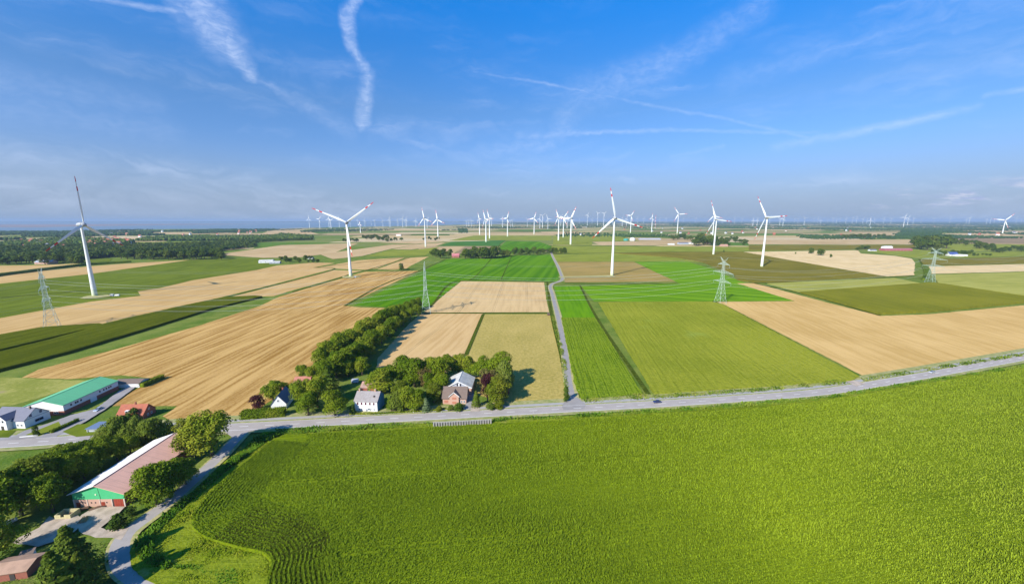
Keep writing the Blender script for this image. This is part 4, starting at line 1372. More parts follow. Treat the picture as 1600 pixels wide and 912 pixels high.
metal = mat('galvanised_metal', (.45, .50, .47), .5, metal=.3)


def corrugate(m, per=1.1, amt=.25):
    """fine ribs running down a sheet roof"""
    t = m.node_tree
    G_ = NG(t)
    b = t.nodes['Principled BSDF']
    x, y, z = G_.sep(G_.n('ShaderNodeTexCoord').outputs['Object'])
    # sheet laps: thin lines down the slope every few metres, and streaky weathering
    lap = G_.step(G_.m('ABSOLUTE', G_.m('SUBTRACT', G_.m('MODULO', G_.m('ADD', y, 60.), 2.4), 1.2)), .02, .10, .30, 0.)
    st = G_.noise(G_.comb(G_.m('MULTIPLY', x, .12), G_.m('MULTIPLY', y, 1.1), 0.), 1., 4, .6)
    old = b.inputs['Base Color'].links[0].from_socket
    c = G_.mix(G_.m('ADD', lap, G_.step(st, .45, .75, 0., .18)), old, (.16, .13, .11))
    t.links.new(c, b.inputs['Base Color'])


for m_ in (roofg, roofb, roofgr): corrugate(m_)


def gabled(name, label, cat, org, ang, w, d, hw, hr, axis, mw, mr, band=None, over=.45, roofs=None, group=None, hw2=None, thick=.18):
    """local x along the front, y away from it; ridge along 'x' or 'y'; band = (height, lower material)"""
    e = empty(name, (org[0], org[1], 0), label, cat, group, ang)
    mb = MB()
    z1 = hw
    mats = [mw] + ([band[1]] if band else [])
    zs = [0, band[0], hw] if band else [0, hw]
    for k in range(len(zs) - 1):
        a, b = zs[k], zs[k + 1]
        mi = 1 if (band and k == 0) else 0
        v = [(0, 0, a), (w, 0, a), (w, d, a), (0, d, a), (0, 0, b), (w, 0, b), (w, d, b), (0, d, b)]
        mb.add(v, [(0, 1, 5, 4), (1, 2, 6, 5), (2, 3, 7, 6), (3, 0, 4, 7)], mi)
    if axis == 'y':
        mb.add([(0, 0, hw), (w, 0, hw), (w / 2, 0, hr)], [(0, 1, 2)])
        mb.add([(0, d, hw), (w, d, hw), (w / 2, d, hr)], [(2, 1, 0)])
    else:
        mb.add([(0, 0, hw), (0, d, hw), (0, d / 2, hr)], [(2, 1, 0)])
        mb.add([(w, 0, hw), (w, d, hw), (w, d / 2, hr)], [(0, 1, 2)])
    mb.build('wall', mats, e)
    rs = roofs or [mr, mr]
    t = thick
    for side, rm in ((0, rs[0]), (1, rs[1])):
        mb = MB()
        if axis == 'y':
            sl = (hr - hw) / (w / 2)
            x0, x1 = (-over, w / 2) if side == 0 else (w + over, w / 2)
            z0 = hw - over * sl
            P = [(x0, -over, z0 + .03), (x1, -over, hr + .03), (x1, d + over, hr + .03), (x0, d + over, z0 + .03)]
        else:
            sl = (hr - hw) / (d / 2)
            y0, y1 = (-over, d / 2) if side == 0 else (d + over, d / 2)
            z0 = hw - over * sl
            P = [(-over, y0, z0 + .03), (-over, y1, hr + .03), (w + over, y1, hr + .03), (w + over, y0, z0 + .03)]
        Q = [(a, b, c + t) for a, b, c in P]
        mb.add(P + Q, [(0, 1, 2, 3), (7, 6, 5, 4), (0, 4, 5, 1), (1, 5, 6, 2), (2, 6, 7, 3), (3, 7, 4, 0)])
        o = mb.build('roof', rm, e)
        import bmesh
        bm = bmesh.new(); bm.from_mesh(o.data); bmesh.ops.recalc_face_normals(bm, faces=bm.faces); bm.to_mesh(o.data); bm.free()
    return e


def opening(e, face, u, z, w, h, W_, D_, kind='window', m=None, fm=None):
    """window or door set on a wall: face front/back/left/right, u along that face"""
    def bx(u0, u1, z0, z1, o0, o1, mm, name, par):
        mb = MB()
        if face == 'front': mb.box(u0, u1, -o1, -o0, z0, z1)
        elif face == 'back': mb.box(u0, u1, D_ + o0, D_ + o1, z0, z1)
        elif face == 'left': mb.box(-o1, -o0, u0, u1, z0, z1)
        else: mb.box(W_ + o0, W_ + o1, u0, u1, z0, z1)
        return mb.build(name, mm, par)
    if kind == 'window':
        mb = MB()
        f = min(.12, w * .14)
        for a, b, c, d in ((u, u + w, z, z + f), (u, u + w, z + h - f, z + h), (u, u + f, z + f, z + h - f), (u + w - f, u + w, z + f, z + h - f), (u + w / 2 - f / 3, u + w / 2 + f / 3, z + f, z + h - f)):
            if face == 'front': mb.box(a, b, -.09, -.004, c, d)
            elif face == 'back': mb.box(a, b, D_ + .004, D_ + .09, c, d)
            elif face == 'left': mb.box(-.09, -.004, a, b, c, d)
            else: mb.box(W_ + .004, W_ + .09, a, b, c, d)
        fr = mb.build('window', fm or wtrim, e)
        bx(u + f * .9, u + w - f * .9, z + f * .9, z + h - f * .9, .003, .03, glass, 'pane', fr)
        return fr
    o = bx(u, u + w, z, z + h, .004, .08, m or redp, kind, e)
    return o


def chimney(e, x, y, z0, z1, m=brick, s=.6):
    mb = MB(); mb.box(x - s / 2, x + s / 2, y - s / 2, y + s / 2, z0, z1); mb.box(x - s * .6, x + s * .6, y - s * .6, y + s * .6, z1, z1 + .15)
    mb.build('chimney', m, e)


# long brown-roofed barn with green gable
o = g(117, 792)
W_, D_ = 17.8, 33.
e = gabled('barn', 'long barn with green gable, pale brick base and a brown roof with one white slope', 'barn', o, math.radians(1.5), W_, D_, 5.6, 8.7, 'y', brick, roofb, over=.9,
           roofs=[mat('white_sheet_roof', (.72, .68, .64), .7, vary=.3, vscale=.2), roofb])
mb = MB()
mb.add([(0.0, -.06, 3.1), (W_, -.06, 3.1), (W_, -.06, 5.62), (W_ / 2, -.06, 8.65), (0, -.06, 5.62)], [(0, 1, 2, 3, 4)])
mb.add([(0.0, -.06, 3.1), (W_, -.06, 3.1), (W_, 0, 3.1), (0, 0, 3.1)], [(0, 1, 2, 3)])
mb.build('gable_cladding', greenb, e)
pcm = mat('pale_concrete', (.55, .45, .38), .9)
for u0, u1 in ((0, .45), (4.7, 4.95), (9.0, 9.25), (13.2, 13.45), (17.35, W_)):
    mb = MB(); mb.box(u0, u1, -.16, -.003, 0, 3.1); mb.build('pilaster', pcm, e)
mb = MB()
for u0, u1 in ((.45, 4.7), (4.95, 9.0), (9.25, 13.2)): mb.box(u0, u1, -.05, -.004, 0, 3.1)
mb.build('brick_infill', pbrick, e)
for u, w, z, h in ((.9, 1.3, 0, 1.9), (9.5, 1.25, .3, 1.7), (14.0, 3.2, 0, 3.0)):
    mb = MB(); mb.box(u, u + w, -.13, -.055 if u < 13 else -.004, z, z + h)
    for k in range(1, 4): mb.box(u + w * k / 4 - .03, u + w * k / 4 + .03, -.16, -.131, z, z + h)
    mb.build('door', redp, e)
mb = MB(); mb.box(13.46, 13.95, -.03, -.004, 0, 3.0); mb.build('door_gap', darkw, e)
for u in (2.9, 5.9, 7.3, 11.2):
    mb = MB(); mb.box(u, u + .45, -.09, -.052, 1.5, 2.0); mb.build('vent_window', glass, e)
mb = MB(); mb.lathe([(0, 0), (.28, 0), (.28, .12), (0, .12)], 12, 0, 'y', (8.2, -.2, 5.0)); mb.build('gable_light', mat('pale_lamp_shell', (.7, .68, .5), .5), e)
mb = MB(); mb.tube((9.1, -.08, 8.2), (9.6, -.1, 3.2), .05); mb.build('drainpipe', darkw, e)
mb = MB(); mb.tube((W_ * .78, 26., 6.6), (W_ * .78, 26., 8.6), .35, .35, 8); mb.lathe([(0.55, 0), (.55, .15), (0, .4)], 8, 0, 'z', (W_ * .78, 26., 8.6)); mb.build('roof_vent', darkw, e)
mb = MB(); mb.tube((W_ * .72, -.8, 7.35), (W_ * .72, D_ + .8, 7.35), .07); mb.build('roof_seam', darkw, e)
mb = MB(); mb.tube((W_ / 2, -.9, 8.95), (W_ / 2, D_ + .9, 8.95), .16); mb.build('ridge_cap', roofb, e)

# long hall with pale green roof
A_, B_ = g(101.5, 648), g(186, 608)
an = math.atan2(B_[1] - A_[1], B_[0] - A_[0]) - math.pi / 2
W_, D_ = 18.6, 31.5
org = A_[:2] - np.array([math.cos(an), math.sin(an)]) * W_
e = gabled('farm_hall', 'long white hall with a pale green sheet roof and red brick base', 'farm hall', org, an, W_, D_, 5.4, 8.2, 'y', white, roofg, band=(2.3, brick), over=.35)
for u in (3.5, 5.9, 7.0, 8.8, 19.6, 22.0, 23.6, 25.2, 26.4): opening(e, 'right', u, 3.4, .8, 1.0, W_, D_, fm=darkw)
mb = MB(); mb.box(W_ + .004, W_ + .12, 14.0, 17.6, 0, 4.0); mb.box(W_ + .12, W_ + .17, 15.75, 15.85, 0, 4.0); mb.build('sliding_door', white, e)
opening(e, 'front', 10.3, .3, 1.1, 2.0, W_, D_, 'door', white)
opening(e, 'front', 13.6, .9, 2.2, 1.3, W_, D_)
mb = MB(); mb.tube((W_ / 2, -.35, 8.42), (W_ / 2, D_ + .35, 8.42), .14); mb.build('ridge_cap', roofg, e)
mb = MB(); mb.tube((W_ + .45, -.3, 5.25), (W_ + .45, D_ + .3, 5.25), .1); mb.build('gutter', metal, e)
# garage behind
o = g(178, 606)
e = gabled('garage', 'low grey-roofed garage with pale walls beyond the green-roofed hall', 'garage', o, math.radians(3), 15, 7.5, 2.7, 4.0, 'x', white, rooft, over=.3)
opening(e, 'front', 11.2, .0, 2.6, 2.3, 15, 7.5, 'garage_door', wtrim)
opening(e, 'right', 2.5, 1.0, 1.0, 1.0, 15, 7.5)

# white gabled house at the left edge
A_ = g(40, 669); B_ = g(76.5, 654)
an = math.atan2(B_[1] - A_[1], B_[0] - A_[0])
D_ = 10.2; W_ = 17.
org = A_[:2] - np.array([math.cos(an - math.pi / 2), math.sin(an - math.pi / 2)]) * W_
e = gabled('white_house', 'white gabled house with slate-grey roof and a tall white porch gable at the left edge', 'house', org, an - math.pi / 2, W_, D_, 4.1, 8.3, 'x', white, roofd, over=.45)
for u, z, w, h in ((2.2, 4.6, 1.1, 1.5), (6.3, 4.9, 1.1, 1.5), (4.0, 1.2, 3.4, 1.4)): opening(e, 'right', u, z, w, h, W_, D_, fm=mat('blue_grey_frame', (.2, .25, .4), .5))
for u in (12.8, 14.8): opening(e, 'front', u, 1.0, 1.0, 1.3, W_, D_)
mb = MB(); mb.box(W_ + .004, W_ + .05, 0, D_, 3.95, 4.1); mb.build('trim_band', roofd, e)
# cross gable porch
w2, d2 = 4.6, 2.2
mb = MB()
x0 = 6.2
mb.box(x0, x0 + w2, -d2, -.003, 0, 5.2)
mb.add([(x0, -d2, 5.2), (x0 + w2, -d2, 5.2), (x0 + w2 / 2, -d2, 7.3), (x0, 4, 5.2), (x0 + w2, 4, 5.2), (x0 + w2 / 2, 4, 7.3)], [(0, 1, 2), (0, 2, 5, 3), (1, 4, 5, 2)])
mb.build('porch', white, e)
mb = MB()
for s_ in (-1, 1):
    xa, xb = x0 + w2 / 2, x0 + w2 / 2 + s_ * (w2 / 2 + .4)
    P = [(xa, -d2 - .3, 7.4), (xb, -d2 - .3, 4.95), (xb, 3.9, 4.95), (xa, 3.9, 7.4)]
    mb.add(P + [(a, b, c + .15) for a, b, c in P], [(0, 1, 2, 3), (7, 6, 5, 4), (0, 4, 5, 1), (1, 5, 6, 2), (2, 6, 7, 3), (3, 7, 4, 0)])
pr_ = mb.build('porch_roof', roofd, e)
for u, z, w, h in ((x0 + .9, 3.9, .9, 1.1), (x0 + 2.6, 3.9, .9, 1.1)):
    mb = MB(); mb.box(u, u + w, -d2 - .06, -d2 - .004, z, z + h); mb.build('window', glass, e)
mb = MB(); mb.box(x0 + 1.6, x0 + 3.0, -d2 - .07, -d2 - .004, 0, 2.2); mb.build('door', darkw, e)
chimney(e, 15.2, 4.6, 7.2, 9.2, rooft)

# carport
o = g(136.5, 677)
e = empty('carport', (o[0], o[1], 0), 'flat blue-grey roofed carport with white walls between the yard and the lawn', 'carport', None, math.radians(3))
mb = MB(); mb.box(0, .15, 0, 6.2, 0, 2.4); mb.box(.15, 6.6, 6.05, 6.2, 0, 2.4); mb.box(4.9, 6.6, 0, .15, 0, 2.4); mb.box(6.45, 6.6, .15, 6.05, 0, 2.4); mb.box(.15, 4.9, .0, .12, 1.9, 2.4); mb.build('wall', white, e)
mb = MB(); mb.box(-.4, 7.2, -.4, 6.6, 2.41, 2.62); mb.build('roof', mat('blue_felt_roof', (.13, .18, .28), .7), e)
mb = MB(); mb.box(.2, 4.8, .35, .5, 0, 1.5); mb.build('front_panel', greyw, e)

# red-roofed brick house by the yard
o = g(184, 656)
e = gabled('brick_cottage', 'red-brick cottage with a red tiled roof beside the farmyard', 'house', o, math.radians(3), 12.6, 7.6, 2.7, 6.6, 'x', brick, roofr, over=.35)
for u in (2.4, 4.5): opening(e, 'right', u, .9, .9, 1.2, 12.6, 7.6)
opening(e, 'right', 3.4, 3.6, .9, 1.0, 12.6, 7.6)
opening(e, 'front', .8, .5, 3.2, 1.7, 12.6, 7.6)
opening(e, 'front', 9.2, .8, 1.2, 1.2, 12.6, 7.6)
chimney(e, 6.6, 3.8, 6.2, 7.6)
mb = MB(); mb.box(3.6, 5.2, .6, 2.6, 3.4, 4.6); mb.box(3.8, 5.0, .55, .6, 3.6, 4.4, 1); mb.build('roof_dormer', [white, glass], e)

# white two-storey house with a blue gable wall
A_, B_ = g(555, 643), g(589, 645)
an = math.radians(-3.5)
W_, D_ = 12.2, 9.5
e = gabled('white_farmhouse', 'white two-storey house with weathered grey roof and a bright blue gable wall', 'house', A_, an, W_, D_, 6.2, 9.6, 'x', white, roofw, over=.4)
for u in (1.3, 3.4, 5.6, 7.9, 10.0): opening(e, 'front', u, 4.1, .8, 1.35, W_, D_, fm=mat('dark_red_frame', (.22, .03, .06), .6))
for u, w in ((2.0, .9), (3.2, .9), (8.2, .8), (10.0, .8)): opening(e, 'front', u, 1.0, w, 1.1, W_, D_)
opening(e, 'front', 5.9, 0, 1.1, 2.1, W_, D_, 'door', greyw)
mb = MB(); mb.box(5.3, 7.6, -1.2, -.003, 2.3, 2.5); mb.tube((5.45, -1.1, 0), (5.45, -1.1, 2.3), .06); mb.tube((7.45, -1.1, 0), (7.45, -1.1, 2.3), .06); mb.build('porch', white, e)
mb = MB()
mb.add([(W_ + .05, -.02, 0.1), (W_ + .05, D_ + .02, 0.1), (W_ + .05, D_ + .02, 6.2), (W_ + .05, D_ / 2, 9.5), (W_ + .05, -.02, 6.2)], [(0, 1, 2, 3, 4)])
mb.build('gable_cladding', bluew, e)
chimney(e, 1.0, D_ / 2, 9.0, 10.9, pbrick, .7); chimney(e, 9.6, D_ / 2, 9.0, 10.9, pbrick, .7)
mb = MB(); mb.box(9.6, 10.3, 1.6, 2.4, 7.9, 8.4); mb.build('skylight', darkw, e)
# shed behind it
o = g(564, 612)
e = gabled('old_shed', 'old shed with a patched orange and grey roof behind the white two-storey house', 'shed', o, math.radians(-5), 11, 7, 2.8, 5.0, 'x', brick, mat('patched_roof', (.42, .24, .18), .9, vary=.9, vscale=.25, col2=(.20, .18, .18)), over=.4)
opening(e, 'front', 4, 0, 2, 2.2, 11, 7, 'door', darkw)
# garden trailer
o = g(549, 599)
e = empty('garden_trailer', (o[0], o[1], 0), 'small pale trailer parked on the lawn behind the white house', 'trailer', None, .1)
mb = MB(); mb.box(0, 4, 0, 2, .5, 2.4); mb.box(.1, 3.9, .1, 1.9, 2.401, 2.5); mb.build('body', greyw, e)
for x in (.9, 3.0):
    mb = MB(); mb.lathe([(0, 0), (.35, 0), (.35, .2), (0, .2)], 12, 0, 'y', (x, -.1, .35)); mb.build('wheel', darkw, e)

# brick house with cross gable
A_ = g(692, 631)
W_, D_ = 13.0, 9.2
e = gabled('brick_farmhouse', 'pale brick farmhouse with brown tiled roof and a white-edged front gable', 'house', A_, math.radians(-1.5), W_, D_, 3.7, 8.3, 'x', pbrick, rooft, over=.5)
x0, w2, d2 = 4.0, 5.0, .9
mb = MB()
mb.box(x0, x0 + w2, -d2, -.003, 0, 5.0)
mb.add([(x0, -d2, 5.0), (x0 + w2, -d2, 5.0), (x0 + w2 / 2, -d2, 7.4), (x0, 3.4, 5.0), (x0 + w2, 3.4, 5.0), (x0 + w2 / 2, 3.4, 7.4)], [(0, 1, 2), (0, 2, 5, 3), (1, 4, 5, 2)])
mb.build('front_gable', pbrick, e)
mb = MB()
for s_ in (-1, 1):
    xa, xb = x0 + w2 / 2, x0 + w2 / 2 + s_ * (w2 / 2 + .5)
    P = [(xa, -d2 - .4, 7.5), (xb, -d2 - .4, 4.9), (xb, 3.6, 4.9), (xa, 3.6, 7.5)]
    mb.add(P + [(a, b, c + .16) for a, b, c in P], [(0, 1, 2, 3), (7, 6, 5, 4), (0, 4, 5, 1), (1, 5, 6, 2), (2, 6, 7, 3), (3, 7, 4, 0)])
mb.build('gable_roof', rooft, e)
mb = MB()
for s_ in (-1, 1):
    xa, xb = x0 + w2 / 2, x0 + w2 / 2 + s_ * (w2 / 2 + .52)
    mb.add([(xa, -d2 - .43, 7.68), (xb, -d2 - .43, 5.08), (xb, -d2 - .43, 4.72), (xa, -d2 - .43, 7.32)], [(0, 1, 2, 3) if s_ < 0 else (3, 2, 1, 0)])
    mb.add([(xa, -d2 - .405, 7.68), (xb, -d2 - .405, 5.08), (xb, -d2 - .405, 4.72), (xa, -d2 - .405, 7.32)], [(3, 2, 1, 0) if s_ < 0 else (0, 1, 2, 3)])
mb.build('bargeboard', wtrim, e)
for u, z in ((x0 + 1.4, .7), (x0 + 1.4, 3.2)):
    mb = MB(); mb.box(u, u + 2.3, -d2 - .06, -d2 - .004, z, z + 1.35); f_ = mb.build('shutter', mat('terracotta_shutter', (.42, .17, .11), .8), e)
mb = MB(); mb.box(.8, 3.0, -.07, -.004, .8, 2.3); mb.build('shutter', bpy.data.materials['terracotta_shutter'], e)
for u in (9.9, 11.4): opening(e, 'front', u, .8, .95, 1.5, W_, D_)
for u in (2.0, 5.5): opening(e, 'right', u, .9, 1.0, 1.3, W_, D_)
# grey barn behind it
o = g(697.5, 617)
e = gabled('grey_barn', 'grey-roofed barn with a white-framed blue-grey gable behind the brick farmhouse', 'barn', o, math.radians(-2), 14.6, 14.5, 5.0, 8.6, 'y', pbrick, roofgr, over=.5)
mb = MB(); mb.add([(0, -.05, 4.4), (14.6, -.05, 4.4), (14.6, -.05, 5.02), (7.3, -.05, 8.5), (0, -.05, 5.02)], [(0, 1, 2, 3, 4)]); mb.build('gable_cladding', greyw, e)
for u in (6.2, 8.0):
    mb = MB(); mb.box(u, u + .8, -.12, -.055, 5.8, 7.2); mb.build('window', glass, e)
mb = MB(); mb.box(7.15, 7.85, -.14, -.055, 5.6, 7.4); mb.build('gable_panel', wtrim, e)
mb = MB()
for s_ in (-1, 1):
    xa, xb = 7.3, 7.3 + s_ * 7.8
    mb.add([(xa, -.53, 8.8), (xb, -.53, 4.95), (xb, -.53, 4.4), (xa, -.53, 8.25)], [(0, 1, 2, 3) if s_ < 0 else (3, 2, 1, 0)])
mb.build('bargeboard', wtrim, e)
mb = MB(); mb.tube((7.3, -.5, 8.82), (7.3, 15, 8.82), .13); mb.build('ridge_cap', roofgr, e)
# red garden shed
o = g(786, 616)
e = gabled('garden_shed', 'little dark red shed with a pale roof at the pasture edge', 'shed', o, math.radians(-8), 3.2, 3.2, 2.4, 3.6, 'y', mat('dark_red_boards', (.20, .035, .045), .8), roofr, over=.3)
opening(e, 'front', 1.1, 0, 1, 1.8, 3.2, 3.2, 'door', darkw)
# red roofed barn among trees
o = g(459, 605)
e = gabled('red_barn', 'small barn with orange-red roof and red boarded front among the roadside trees', 'barn', o, math.radians(6), 9, 8, 2.6, 5.2, 'x', mat('red_boards', (.34, .05, .03), .8), mat('orange_tile_roof', (.42, .17, .12), .85, vary=.5, vscale=.5), over=.5)
opening(e, 'front', 3, 0, 2.4, 2.1, 9, 8, 'door', redp)
# white gable house with dark roof
o = g(424, 640)
e = gabled('gable_house', 'house with a bright white pointed gable and dark roof half hidden behind a hedge', 'house', o, math.radians(12), 7.5, 12, 3.0, 7.8, 'y', white, roofd, over=.35)
opening(e, 'front', 3.2, 4.2, 1.0, 1.2, 7.5, 12)
chimney(e, 3.7, 8, 7.2, 8.7)
# sheds bottom left
o = g(-18, 912)
e = gabled('low_shed', 'low shed with a weathered orange-brown roof at the bottom left corner', 'shed', o, math.radians(12), 9.0, 6.0, 2.6, 3.6, 'x', brick, mat('rusty_sheet_roof', (.40, .25, .17), .85, vary=.6, vscale=.4), over=.4)
opening(e, 'front', 5, 0, 1.2, 2, 9, 6, 'door', darkw)
o = g(29, 884)
e = empty('white_cabin', (o[0], o[1], 0), 'small white-fronted cabin with sloping roof beside the low shed', 'cabin', None, math.radians(30))
mb = MB(); mb.add([(0, 0, 0), (2.8, 0, 0), (2.8, 2.6, 0), (0, 2.6, 0), (0, 0, 2.1), (2.8, 0, 2.1), (2.8, 2.6, 2.7), (0, 2.6, 2.7)], [(0, 1, 5, 4), (1, 2, 6, 5), (2, 3, 7, 6), (3, 0, 4, 7)]); mb.build('wall', white, e)
mb = MB(); P = [(-.2, -.25, 2.08), (3.0, -.25, 2.08), (3.0, 2.8, 2.78), (-.2, 2.8, 2.78)]; mb.add(P + [(a, b, c + .12) for a, b, c in P], [(3, 2, 1, 0), (4, 5, 6, 7), (0, 1, 5, 4), (1, 2, 6, 5), (2, 3, 7, 6), (3, 0, 4, 7)]); mb.build('roof', rooft, e)
mb = MB(); mb.box(1.0, 1.9, -.06, -.003, 0, 1.8); mb.build('door', greyw, e)

# far farm buildings
def far_b(name, label, cat, x, y, w, d, hw, hr, mw, mr, ang=0., axis='x', nwin=3, group=None):
    o = g(x, y)
    e = gabled(name, label, cat, o, ang, w, d, hw, hr, axis, mw, mr, over=.5, group=group)
    for k in range(nwin):
        opening(e, 'front', w * (k + .5) / nwin - .8, 1.2, 1.6, 1.6, w, d, fm=wtrim)
    return e


pinkr = mat('pinkish_red_roof', (.42, .15, .16), .8, vary=.3, vscale=.1)
far_b('far_house', 'distant house with a bright pinkish-red roof between two groves', 'house', 706, 402.5, 20, 14, 5, 11, brick, pinkr)
far_b('far_shed', 'long low white shed at the small farm left of the second turbine', 'shed', 404, 411, 30, 16, 4, 7, white, roofgr, .25)
far_b('far_shed', 'second grey-white shed right of the long low white one', 'shed', 421, 412, 22, 10, 3.5, 5.5, greyw, roofgr, .2)
far_b('far_house', 'small white-walled house with dark roof at the right end of the white barns', 'house', 481, 405, 12, 10, 3, 8, white, roofd, .1, 'y', 2)
far_b('far_house', 'blue-grey roofed house with brick front at the edge of the village wood', 'house', 54, 413, 36, 16, 5, 9, pbrick, greyw, .05)
far_b('far_barn', 'very long dark red barn in the green field on the right', 'barn', 1382, 392, 95, 20, 5, 8, mat('dull_red_wall', (.36, .10, .11), .8), mat('dull_red_roof', (.34, .13, .14), .8), .02, 'x', 8)
far_b('far_shed', 'white shed behind the very long dark red barn', 'shed', 1382, 388.5, 30, 14, 7, 9, white, white, .02, 'x', 0)
far_b('far_house', 'small white house at the left end of the long red barn', 'house', 1360, 392.3, 22, 10, 3, 6, white, roofd, .02, 'x', 3)
far_b('far_house', 'white farmhouse with dark blue roof on the right', 'house', 1484, 400, 22, 14, 5, 11, white, mat('blue_slate_roof', (.05, .08, .22), .6), -.1)
far_b('far_shed', 'low white shed right of the white farmhouse', 'shed', 1493, 400.6, 20, 10, 4, 5.5, white, wtrim, -.1)
far_b('far_shed', 'small white shed at the end of the white farmhouse garden', 'shed', 1503.5, 400.3, 14, 8, 3, 4.5, white, wtrim, -.1, nwin=1)
far_b('far_house', 'orange-brown house half hidden in the big right-hand grove', 'house', 1450, 384, 16, 14, 5, 12, pbrick, mat('orange_roof', (.40, .20, .12), .8), 0, 'x', 2)
far_b('far_shed', 'long dark blue-grey shed beside the far grove right of the central turbine', 'shed', 1061, 382, 40, 20, 6, 9, greyw, roofd, 0, 'x', 4)
far_b('far_shed', 'pale shed adjoining the long dark blue-grey one', 'shed', 1074, 381.5, 30, 16, 5, 8, white, roofgr, 0, 'x', 3)
far_b('far_shed', 'wide low pale shed in the stubble left of the dark blue-grey shed', 'shed', 1045, 382.5, 24, 14, 3, 5, white, wtrim, 0, 'x', 0)
far_b('far_shed', 'flat grey greenhouse range left of the far grove', 'greenhouse', 1000, 374.5, 110, 30, 4, 7, greyw, greyw, 0, 'x', 0)
far_b('far_house', 'brick house at the front of the grove behind the slim turbine', 'house', 1127, 385.5, 26, 14, 5, 9, pbrick, mat('salmon_roof', (.45, .24, .18), .8), 0, 'x', 3)
far_b('far_house', 'small cream house beyond the copse right of the second turbine', 'house', 619, 368.5, 30, 16, 8, 12, white, pbrick, 0, 'x', 2)
# biogas plant
o = g(988, 376)
e = empty('biogas_dome', (o[0], o[1], 0), 'white domed gas holder in the far fields right of the central turbine', 'gas dome')
mb = MB(); mb.lathe([(13, 0), (13, 5)], 24); mb.build('ring_wall', white, e)
mb = MB(); mb.lathe([(13.4, 5)] + [(13.4 * math.cos(t), 5 + 11 * math.sin(t)) for t in np.linspace(.1, 1.56, 8)], 24); mb.build('dome', wtrim, e, True)
o = g(978, 376)
e = empty('storage_tank', (o[0], o[1], 0), 'teal green storage tank left of the white gas dome', 'tank')
mb = MB(); mb.lathe([(12, 0), (12, 8), (11, 9.4), (0, 10.5)], 24); mb.build('shell', mat('teal_tank', (.05, .30, .27), .6), e)
mb = MB(); mb.tube((0, 0, 10.3), (0, 0, 12), .5); mb.build('vent_cap', metal, e)

# distant village houses: four kinds, the rest copies
RV = random.Random(9)
vkinds = []
spots = []
for _ in range(64):
    q = RV.random()
    if q < .40: spots.append((RV.uniform(30, 100), RV.uniform(376, 388)))
    elif q < .80: spots.append((RV.uniform(135, 200), RV.uniform(374, 386)))
    else: spots.append((RV.uniform(170, 400), RV.uniform(361, 372)))
for _ in range(8): spots.append((RV.uniform(370, 402), RV.uniform(361, 367)))
for _ in range(36): spots.append((RV.uniform(900, 1600), RV.uniform(354, 368)))
vm = [(brick, roofr), (pbrick, mat('bright_tile_roof', (.36, .14, .09), .8)), (white, roofr), (white, roofd)]
vg = ['red-roofed brick house among the trees of the far village', 'bright orange-roofed house among the far trees', 'white-walled red-roofed house among the far trees', 'white house with dark roof among the far trees']
vcache = {}
for i, (x, y) in enumerate(spots):
    k = RV.choice([0, 1, 1, 2, 3] if x < 450 else [3, 2, 3, 0])
    o = g(x, y)
    s_ = RV.uniform(.8, 1.25)
    a = RV.uniform(-.5, .5)
    if k not in vcache:
        e = gabled('village_house', vg[k], 'house', o, a, 13, 9, 6.5, 12, 'x', *vm[k], over=.4, group='far houses, kind %s' % vg[k].split(' among')[0])
        vcache[k] = e
    else:
        e = vcache[k].copy(); COL.objects.link(e)
        for ch in vcache[k].children:
            c = ch.copy(); COL.objects.link(c); c.parent = e
    e.location = (o[0], o[1], 0); e.rotation_euler.z = a; e.scale = (s_, s_, s_ * 1.15)

# ------------------------------------------------------------------ wind turbines
tw = mat('turbine_white', (.72, .73, .72), .45, spec=.4)
tg = mat('turbine_base_green', (.50, .56, .34), .5)
tg2 = mat('turbine_base_pale_green', (.62, .66, .52), .5)
trd = mat('turbine_red', (.55, .012, .012), .6, spec=.1)
tgr = mat('turbine_nacelle_grey', (.36, .37, .40), .5)


def tower_mesh(R0=2.9, R1=1.15, H_=100.):
    mb = MB()
    zs = [0, 3, 6, 10] + list(np.linspace(20, H_ - 2, 7))
    pr_ = [(R0 + (R1 - R0) * (z / H_) ** .85, z) for z in zs]
    mb.lathe(pr_[:2], 20, 1); mb.lathe(pr_[1:4], 20, 2); mb.lathe(pr_[3:], 20, 0)
    return mb.mesh('tower', [tw, tg, tg2], True)


def blade_mesh(R=55., red=True, n=14):
    """blade along +z, rotor plane XZ, chord mostly in the plane"""
    mb = MB()
    st = []
    zz = sorted(set(list(np.linspace(1.6, R, n)) + [R * .70, R * .79, R * .885, R * .98]))
    for z in zz:
        t = (z - 1.6) / (R - 1.6)
        c = (1.9 + 2.4 * math.sin(min(1, t / .22) * math.pi / 2)) * (1 - .80 * t) if t < .98 else .35
        th = .9 * (1 - t) ** 1.3 * 1.1 + .10
        tw_ = math.radians(24 * (1 - t) ** 2)
        ring = []
        for u, v in ((-.32, 0), (-.15, .5), (.15, .45), (.68, 0), (.15, -.35), (-.15, -.45)):
            x, y = u * c, v * th
            ring.append((x * math.cos(tw_) - y * math.sin(tw_), x * math.sin(tw_) + y * math.cos(tw_) - 2.2 * t * t * 0, z))
        st.append(ring)
    vs = [p for r in st for p in r]
    m = 6
    for k in range(len(st) - 1):
        zm = (zz[k] + zz[k + 1]) / 2 / R
        mi = 1 if red and (.69 < zm < .795 or .88 < zm) else 0
        b = k * m
        mb.add([vs[b + i] for i in range(2 * m)], [(i, (i + 1) % m, m + (i + 1) % m, m + i) for i in range(m)], mi)
    mb.add(st[-1], [(0, 1, 2, 3, 4, 5)], 1 if red else 0)
    return mb.mesh('blade', [tw, trd], False)


